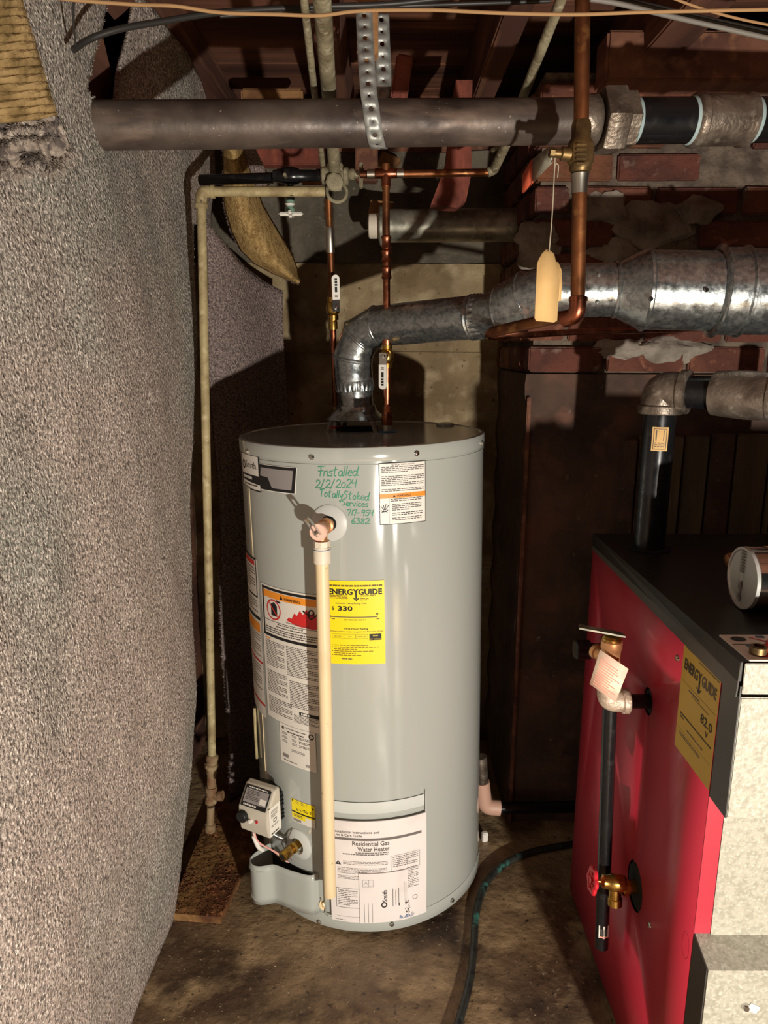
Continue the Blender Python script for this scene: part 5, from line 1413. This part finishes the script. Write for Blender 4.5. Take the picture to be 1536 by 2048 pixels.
# galvanized front
x0, x1 = BX+.002, BX+BWd
g = G(); g.box(((x0+x1)/2, (BY0+YF)/2, (zu0+.866)/2), (x1-x0, YF-BY0, .866-zu0), bev=.0015); obj('upper_front_panel', g, 'galv_paint', boiler)
g = G(); g.box(((x0+.022+x1)/2, YF+.004, (zu0+zl1)/2), (x1-x0-.022, .012, zu0-zl1+.004)); obj('middle_front_panel', g, 'galv_paint', boiler)
g = G(); g.prism([(x0, YF, .012), (x0, BY0, .012), (x0, BY0, .445), (x0, YF, zl1)], ext=(x1-x0, 0, 0)); lf = obj('lower_front_panel', g, 'galv_paint', boiler)
p = aty(1490, 2012, BY0)
g = G(); g.lathe([(.006, 0), (.006, .002), (.004, .006), (0, .006)], (p.x, BY0, p.z), (0, -1, 0), n=12); obj('front_screw', g, 'chrome', lf)
g = G(); g.box((p.x+.012, BY0-.001, p.z-.003), (.016, .001, .012), R=Matrix.Rotation(.5, 3, 'Y')); obj('paper_scrap', g, 'white_paint_lit_plate', lf)
# lid
g = G(); g.box((BX+BWd/2-.0015, (BY0+.002+BY1)/2, (ZL+BZ)/2+.003), (BWd+.003, BY1-BY0-.004, BZ-ZL-.006)); 
lid = obj('lid', g, 'black_top', boiler)
g = G(); g.prism([(BX-.003, BY1, ZL-.003), (BX-.003, BY0+.004, ZL-.0165), (BX-.003, BY0, BZ), (BX-.003, BY1, BZ)], ext=(.002, 0, 0)); obj('lid_side_rim', g, 'black_paint', lid)
g = G(); g.box(((x0+x1)/2, BY0-.001, (.872+BZ)/2), (x1-x0, .003, BZ-.872), bev=.0008); obj('lid_front_rim', g, 'galv_paint', lid)
# control plate with its printed decal, button and lamp on the lid front
g = G(); cy0, cy1 = BY0+.003, .971
g.box(((BX+.008+x1)/2, (cy0+cy1)/2, BZ+.001), (x1-BX-.010, cy1-cy0, .003), bev=.0008); plate = obj('control_plate', g, 'white_paint_lit_plate', lid)  # galvanized plate whitened: its colour imitates light the lamp does not give it
Lp = Label(.30, cy1-cy0); ph = cy1-cy0
Lp.rect(.016, ph*.10, .30, ph*.58, 'lbl_blue'); Lp.rect(.016, ph*.10, .30, ph*.30, 'lbl_red', 2)
Lp.rect(.0, ph*.58, .30, ph*.60, 'ink_soft'); Lp.disc(.016, ph*.80, .008, 'ink', 2, asp=1.3)
Lp.line([(.034, ph*.86), (.050, ph*.70), (.078, ph*.95)], .003, 'lbl_red', 2); Lp.rect(.044, ph*.86, .056, ph*.93, 'lbl_blue', 2)
Lp.words(.028, ph*.44, .085, ph*.55, 1, 'lbl_clean', 3, fill=.8); Lp.words(.024, ph*.34, .06, ph*.39, 1, 'lbl_clean', 3, fill=.9)
Lp.build('control_decal', lambda u, v, off: Vector((BX+.012+u, cy0+v, BZ+.0026+off)), lid)
p = atz(1516, 1307, BZ+.003)
g = G(); g.lathe([(.011, 0), (.011, .010), (.009, .011), (.007, .011), (.007, .005), (0, .005)], p, (0, 0, 1), n=24); obj('push_button', g, 'brass_old', lid)
p = atz(1545, 1305, BZ+.003)
g = G(); g.lathe([(.012, 0), (.012, .008), (.008, .013), (0, .014)], p, (0, 0, 1), n=24); obj('reset_lamp', g, 'red_handle', lid)
# yellow efficiency label on the red side
yl0, yl1, zl0_, zl1_ = 1.056, .930, .700, .888
w, h = yl0-yl1, zl1_-.010-zl0_+.003
L = Label(w, h)
T = lambda f: h*(1-f)
L.words(w*.08, T(.075), w*.28, T(.06), 1, 'ink_gold', fill=.9); L.words(w*.45, T(.10), w*.98, T(.088), 1, 'ink_gold', fill=.9)
L.text('ENERG', w*.07, T(.255), .0235, 'ink', bold=.03, fit=w*.38); L.text('Y', w*.505, T(.255), .0235, 'ink', bold=.03, fit=w*.10, align='c'); L.text('GUIDE', w*.56, T(.255), .0235, 'ink_soft', bold=.03, fit=w*.38)
L.rect(w*.49, T(.33), w*.52, T(.24), 'ink', 2); L.poly([(w*.45, T(.31)), (w*.505, T(.35)), (w*.56, T(.31)), (w*.56, T(.295)), (w*.505, T(.33)), (w*.45, T(.295))], 'ink', 3)
L.rect(w*.05, T(.372), w*.96, T(.369), 'ink_gold'); L.words(w*.25, T(.41), w*.55, T(.395), 1, 'ink_soft', fill=.9); L.words(w*.35, T(.43), w*.8, T(.42), 1, 'ink_gold', fill=.9)
L.text('82.0', w*.62, T(.545), .0195, 'ink', bold=.015, fit=w*.30); L.text('V', w*.80, T(.62), .0125, 'ink', bold=.02, align='c')
L.rect(w*.08, T(.665), w*.94, T(.655), 'ink', 2)
for k in range(5): L.rect(w*(.08+.21*k), T(.672), w*(.08+.21*k)+.001, T(.65), 'ink', 2)
L.words(w*.08, T(.70), w*.2, T(.68), 1, 'ink_gold', fill=.9); L.words(w*.3, T(.76), w*.75, T(.745), 1, 'ink_soft', fill=.9); L.rect(w*.05, T(.80), w*.96, T(.798), 'ink_gold'); L.words(w*.1, T(.86), w*.7, T(.825), 2, 'ink_soft', fill=.5)
L.build('efficiency_label', lambda u, v, off: Vector((BX-.0008-off, yl0-u, zl0_-.002+v)), side, back='lbl_gold', label='yellow efficiency label')

# drain valve with a red wheel
bd_ = Vector((BX, 1.166, .349))
g = G()
g.lathe([(.0125, -.02), (.0125, .012), (.016, .013), (.016, .022), (.0125, .024)], bd_+Vector((0, 0, -.002)), (-1, 0, 0), n=8, smooth=False)
g.lathe([(.0145, .02), (.0155, .026), (.0155, .045), (.013, .048), (.012, .060), (.008, .062), (.004, .064), (.004, .075)], bd_+Vector((0, 0, .002)), (-1, -.0, .12), n=20)
g.lathe([(.011, 0), (.011, .022), (.013, .023), (.013, .036)], bd_+Vector((-.036, 0, 0)), (0, -.15, -1), n=18); bdv = obj('boiler_drain', g, 'brass', boiler)
wc = bd_+Vector((-.078, 0, .011)); wa = Vector((-1, 0, .12)).normalized()
g = G(); ua = wa.orthogonal().normalized(); ub_ = wa.cross(ua)
g.tube([wc+(ua*math.cos(t_)+ub_*math.sin(t_))*(.0195+.0022*math.cos(6*t_)) for t_ in [2*math.pi*k/48 for k in range(48)]], .0042, n=8, closed=True)
for k in range(3):
    a_ = math.pi*k/3; d_ = ua*math.cos(a_)+ub_*math.sin(a_); g.tube([wc-d_*.019, wc+d_*.019], .003, n=8)
g.lathe([(.006, -.004), (.006, .005), (0, .006)], wc, wa, n=12); obj('red_hand_wheel', g, 'red_handle', bdv)
# relief valve on its elbow, with the printed tag
re = Vector((BX, 1.179, .710))
rvb = thing('boiler_relief_valve', 'brass relief valve on a pale elbow with a pink printed tag on the boiler side', 'valve', (BX-.06, 1.179, .69))
g = G(); g.tube([re+Vector((.01, 0, 0)), re+Vector((-.045, 0, 0))], .0125, n=20); obj('nipple', g, 'iron_black', rvb)
ec = re+Vector((-.072, 0, 0))
g = G(); g.tube(fillet([re+Vector((-.040, 0, 0)), ec, ec+Vector((0, 0, .032))], .03, 8), .0185, n=24)
g.lathe([(.0185, 0), (.0215, .002), (.0215, .012), (.0195, .014)], re+Vector((-.034, 0, 0)), (-1, 0, 0), n=24); g.lathe([(.0195, 0), (.0215, .002), (.0215, .012), (.018, .013)], ec+Vector((0, 0, .022)), (0, 0, 1), n=24); obj('elbow', g, 'iron_pale', rvb)
g = G(); g.lathe([(.0165, 0), (.0185, .001), (.0180, .014), (.0160, .015)], ec+Vector((0, 0, .036)), (0, 0, 1), n=24, cap=False); obj('tape_wrap', g, 'tape_blue', rvb)
g = G(); g.lathe([(.0135, 0), (.0135, .016), (.0175, .017), (.0175, .030), (.0155, .031), (.0165, .050), (.0180, .052), (.0180, .066), (.015, .068)], ec+Vector((0, 0, .046)), (0, 0, 1), n=22)
g.lathe([(.012, .010), (.012, .034), (.014, .035), (.014, .044)], ec+Vector((0, 0, .075)), (-.3, .95, 0), n=18); vb2 = obj('valve_body', g, 'bronze_valve', rvb)
g = G(); g.lathe([(.016, 0), (.0165, .004), (.013, .008), (0, .009)], ec+Vector((0, 0, .113)), (0, 0, 1), n=20); obj('valve_cap', g, 'brass', vb2)
g = G(); lp_ = ec+Vector((0, 0, .125)); g.prism([lp_+Vector((.018, -.014, -.002)), lp_+Vector((.018, .004, -.002)), lp_+Vector((-.052, .022, .006)), lp_+Vector((-.056, .004, .006))], ext=(0, 0, .003)); obj('test_lever', g, 'galv_dull', vb2)
tgq = [(1200, 1300), (1232, 1318), (1255, 1336), (1250, 1368), (1230, 1404), (1206, 1389), (1179, 1368), (1190, 1330)]
YTG = ec.y-.030
def tg_(x, y): return aty(x, y, YTG+.00035*(1215-x)+.00006*(y-1350))
g = G(); g.add([tg_(x, y) for x, y in [(1200, 1299), (1257, 1338), (1231, 1404), (1179, 1368)]], [(0, 1, 2, 3)], 0, False); tgo = obj('printed_tag', g, 'tag_pink', rvb, thick=.001)
c00, c10, c11, c01 = [tg_(x, y) for x, y in [(1179, 1368), (1231, 1404), (1257, 1338), (1200, 1299)]]
L = Label(1, 1)
def TR(u0, v0, u1, v1, m): L.items.append(([(u0, v0), (u1, v0), (u1, v1), (u0, v1)], [(0, 1, 2, 3)], L.mi(m), 1))
rr = random.Random(8)
for k in range(11): TR(.1, .08+.07*k, .1+rr.uniform(.5, .8), .085+.07*k+.022, 'red_print')
mat('red_print', (226, 150, 130), [], rough=.6)
nt_ = (c10-c00).cross(c01-c00).normalized(); nt_ = nt_ if nt_.dot(CAMP-c00) > 0 else -nt_
L.build('tag_print', lambda u, v, off: c00.lerp(c10, u).lerp(c01.lerp(c11, u), v)+nt_*(.0006+off), rvb)
# black discharge pipe hanging from it
dp = thing('black_discharge_pipe', 'black iron discharge pipe hanging down the red boiler side', 'pipe', tuple(aty(1203, 1890, 1.21)))
d0 = aty(1222, 1352, 1.225); d1 = aty(1203, 1893, 1.20)
DR = .0128
g = G(); g.lathe([(DR, 0), (DR, (d1-d0).length), (DR-.003, (d1-d0).length), (DR-.003, (d1-d0).length-.02)], d0, (d1-d0), n=20, cap=False); dpr = obj('pipe_run', g, 'iron_black', dp)
dd_ = (d1-d0).normalized(); u_ = Vector((0, -1, 0)); w_ = dd_.cross(u_).normalized()
L = Label(.02, .026)
for k in range(7): L.rect(.003+.002*k, .006, .004+.002*k, .020, 'ink_soft', 1)
L.rect(.002, .001, .018, .004, 'red_print', 1)
ls = aty(1204, 1868, 1.2005); t0_ = (ls-d0).dot(dd_)
L.build('barcode_sticker', lambda u, v, off: d0+dd_*(t0_-v)+(u_*math.cos((u-.010)/DR)+w_*math.sin(-(u-.010)/DR))*(DR+.0003+off), dpr, back='lbl_white')
# black plug at the upper back opening
pg = Vector((BX, 1.444, .693))
g = G(); g.lathe([(.014, -.02), (.014, .028), (.021, .030), (.021, .058), (.018, .061), (0, .061)], pg, (-1, 0, 0), n=24); obj('pipe_plug', g, 'iron_black', boiler)

# ================================================================== RISER on the boiler
rs = thing('boiler_riser', 'black iron riser with cast elbows standing on the boiler lid', 'pipe', (.541, 1.448, BZ))
rb_ = atz(1297, 1097, BZ); RR = .031
rt_ = Vector((rb_.x, rb_.y, aty(1300, 822, rb_.y).z))
g = G(); g.tube([rb_, rt_+Vector((0, 0, .01))], RR, n=36); rp = obj('riser_tube', g, 'iron_black', rs)
g = G(); g.lathe([(RR+.001, 0), (RR+.012, .0005), (RR+.012, .003), (RR+.001, .004)], rb_, (0, 0, 1), n=36); obj('floor_ring', g, 'black_hole', rs)
e0 = Vector((rt_.x, rt_.y, aty(1305, 782, rb_.y).z)); rx_ = aty(1375, 788, rb_.y-.03); 
dx_ = (rx_-e0).normalized(); dx_ = Vector((dx_.x, dx_.y, 0)).normalized()
g = G(); g.tube(fillet([rt_+Vector((0, 0, .002)), e0, e0+dx_*.046], .045, 8), RR+.007, n=32)
g.lathe([(RR+.006, -.002), (RR+.011, 0), (RR+.011, .014), (RR+.007, .017)], rt_+Vector((0, 0, -.004)), (0, 0, 1), n=36); g.lathe([(RR+.007, 0), (RR+.011, .003), (RR+.011, .016), (RR+.006, .018)], e0+dx_*.034, dx_, n=36); obj('lower_elbow', g, 'iron_cast', rs)
g = G(); g.tube([e0+dx_*.04, e0+dx_*.11], RR, n=32); obj('nipple', g, 'iron_black', rs)
f0 = e0+dx_*.095; f1 = f0+dx_*.075
g = G(); g.lathe([(RR+.004, 0), (RR+.010, .003), (RR+.0105, .012), (RR+.012, .03), (RR+.013, .06), (RR+.012, .085), (RR+.010, .100), (RR+.013, .103), (RR+.013, .116), (RR+.008, .120)], f0, (dx_+Vector((0, -.15, -.03))).normalized(), n=36); eb = obj('upper_elbow', g, 'iron_cast', rs)
f2 = f0+(dx_+Vector((0, -.15, -.03))).normalized()*.118
g = G(); g.lathe([(RR+.003, 0), (RR+.004, .004), (RR+.001, .008)], f2, dx_+Vector((0, -.15, 0)), n=36, cap=False); obj('pipe_dope', g, 'teal', rs)
g = G(); g.tube([f2-dx_*.01, f2+(dx_+Vector((0, -.15, 0))).normalized()*.3], RR, n=32); obj('right_run', g, 'iron_cast', rs)
L = Label(.030, .046)
L.frame(.003, .003, .027, .043, .001, 'ink_soft'); L.rect(.007, .020, .022, .040, 'ink_soft', 1); L.rect(.009, .022, .020, .038, 'manila', 2); L.words(.006, .006, .024, .016, 3, 'ink_soft', 1, fill=.5)
ls = aty(1296, 898, rb_.y)
L.build('paper_label', lambda u, v, off: Vector((rb_.x-RR*0, rb_.y, ls.z+v))+Vector((math.sin((u-.022)/RR), -math.cos((u-.022)/RR), 0))*(RR+.0006+off), rp, back='manila', label='small tan paper label')

# second riser at the right edge
s_b = atz(1545, 1066, BZ)
g = G(); g.tube([(s_b.x+.012, s_b.y, BZ), (s_b.x+.012, s_b.y, BZ+.32)], .022, n=24)
tag(obj('second_riser', g, 'iron_black'), 'black pipe standing at the back corner of the boiler lid behind the steel canister', 'pipe')

# ================================================================== STEEL CANISTER lying on the boiler
cn = thing('steel_canister', 'shiny steel canister with an embossed end lying on the boiler lid', 'canister', (.66, 1.06, BZ))
cc_ = aty(1486, 1156, 1.085); RCn = cc_.z-BZ-.0005
ca = Vector((1, .0, 0)).normalized(); ce = Vector((cc_.x, cc_.y, BZ+RCn+.0005))
g = G(); g.lathe([(RCn-.003, .002), (RCn, .004), (RCn, .26)], ce, ca, n=48, cap=False); cb = obj('canister_shell', g, 'chrome', cn)
g = G(); g.lathe([(0, .0), (RCn-.006, .0), (RCn-.0045, -.002), (RCn-.001, -.002), (RCn-.001, .004)], ce, ca, n=48, cap=False); ed = obj('end_disc', g, 'alu_disc', cn)
up2 = Vector((0, 0, 1)); sd = ca.cross(up2).normalized()
L = Label(.02, .1)
L.frame(-.004, -.045, .012, .048, .0008, 'ink_grey', 1)
for k in range(8): L.rect(-.0015, .008+.0046*k, .0095, .008+.0046*k+.003, 'ink_grey', 2)
L.poly([(.001, -.004), (.008, -.010), (.010, -.018), (.004, -.022), (.009, -.030), (.004, -.040), (-.002, -.034), (.003, -.026), (-.001, -.014)], 'ink_grey', 2)
L.build('end_emboss', lambda u, v, off: ce-ca*(.0008+off)+sd*(-u)+up2*v, cn)
g = G(); g.lathe([(RCn+.0006, .030), (RCn+.0006, .12)], ce, ca, n=48, cap=False)
g2 = G(); a1, a2 = .3, 1.75
def lab(i, j):
    an = a1+(a2-a1)*i; return ce+ca*(.030+.12*j)+(up2*math.sin(an)-sd*math.cos(an)*-1)*(RCn+.0006)
g2.grid(lab, 16, 4); obj('canister_label', g2, 'manila', cn)
g2 = G(); a1, a2 = -.75, -.25
g2.grid(lab, 12, 4); obj('canister_print', g2, 'lbl_blue', cn)
g = G(); pk = aty(1447, 1118, 1.14)
g.lathe([(.012, 0), (.012, .02), (.010, .024), (0, .025)], Vector((pk.x+.03, pk.y, pk.z)), (-1, 0, -.1), n=18); obj('end_knob', g, 'copper_old', cn)

# ================================================================== ON THE FLOOR
# board with rust flakes
bq = [atz(335, 1826, .02), atz(441, 1834, .02), atz(530, 1650, .02), atz(430, 1600, .02)]
fb = thing('floor_board', 'short weathered board lying on the floor beside the carpet', 'board', tuple(sum(bq, Vector())/4-Vector((0, 0, .02))))
g = G(); g.prism([Vector((p.x, p.y, .001)) for p in bq], ext=(0, 0, .019)); obj('plank', g, 'floor_board', fb)
g = G(); rr = random.Random(21)
def flake(g, p, s_, rr):
    R = Matrix.Rotation(rr.uniform(0, 6.3), 3, 'Z') @ Matrix.Rotation(rr.uniform(-.5, .5), 3, 'X')
    a, b, c = s_*rr.uniform(.5, 1.4), s_*rr.uniform(.2, .5), s_*rr.uniform(.1, .25)
    V = [R @ Vector((x*a, y*b, z*c))+p for x, y, z in ((-1, 0, 0), (0, -1, 0), (1, 0, 0), (0, 1, 0), (0, 0, 1))]
    g.add(V, [(0, 1, 4), (1, 2, 4), (2, 3, 4), (3, 0, 4), (0, 3, 2, 1)], 0, False)
for k in range(1500):
    u, v = rr.random(), rr.random()
    if rr.random() > .35+.6*math.exp(-((v-.25)/.18)**2) or (.25 < u < .5 and rr.random() < .8): continue
    p = bq[0].lerp(bq[1], u).lerp(bq[3].lerp(bq[2], u), v); flake(g, p+Vector((0, 0, .001)), .0045, rr)
o = obj('rust_flakes', g, 'rust_flake', fb); o['kind'] = 'stuff'
# crumbs and grit on the floor
g = G()
for k in range(520):
    if k < 200: x, y = rr.gauss(650, 60), rr.gauss(1895, 28)
    elif k < 330: x, y = rr.uniform(320, 520), rr.uniform(1800, 2040)
    else: x, y = rr.uniform(300, 1130), rr.uniform(1860, 2046)
    p = atz(x, y, 0)
    if (Vector((p.x-HX, p.y-HY))).length < HR+.008 or p.x < -.48 or p.x > .45: continue
    flake(g, Vector((p.x, p.y, .0004)), rr.choice((.0012, .0016, .0022, .0034)), rr)
o = obj('floor_grit', g, 'crumb'); o['kind'] = 'stuff'; o['label'] = 'pale crumbs and grit scattered over the brown floor'; o['category'] = 'grit'
# hose
g = G(); hs = [(900, 2100), (922, 2030), (940, 1960), (948, 1890), (952, 1830), (968, 1775), (1000, 1735), (1050, 1708), (1110, 1694), (1170, 1684), (1240, 1670)]
g.tube(spline([atz(x, y, .009) for x, y in hs]), .0085, n=12)
tag(obj('garden_hose', g, 'hose'), 'dark hose with green patches curving over the floor past the heater', 'hose')
# condensate line behind the heater
cdn = thing('drain_line', 'pale elbow and dark pipe along the floor at the chimney foot', 'pipe', tuple(aty(1000, 1640, 1.79)))
p = aty(978, 1612, 1.79); q = aty(1150, 1622, 1.79)
g = G(); g.tube(fillet([p+Vector((-.022, 0, .075)), p+Vector((-.012, 0, -.002)), p+Vector((.03, 0, -.006))], .03, 8), .021, n=20); obj('elbow', g, 'salmon_pvc', cdn)
g = G(); g.tube([p+Vector((.02, 0, -.006)), Vector((q.x, 1.80, p.z-.008))], .0165, n=18); obj('pipe_run', g, 'iron_black', cdn)
g = G(); g.tube([p+Vector((-.020, 0, .06)), p+Vector((-.028, .0, .15))], .017, n=18); obj('upright', g, 'iron_cast', cdn)
g = G(); p = atz(962, 1692, .0); g.box((p.x+.012, p.y+.02, .014), (.016, .012, .028), R=Matrix.Rotation(.3, 3, 'Z'), bev=.002)
tag(obj('white_chip', g, 'white_paint_lit_plate'), 'small white chip on the floor against the heater base', 'chip')
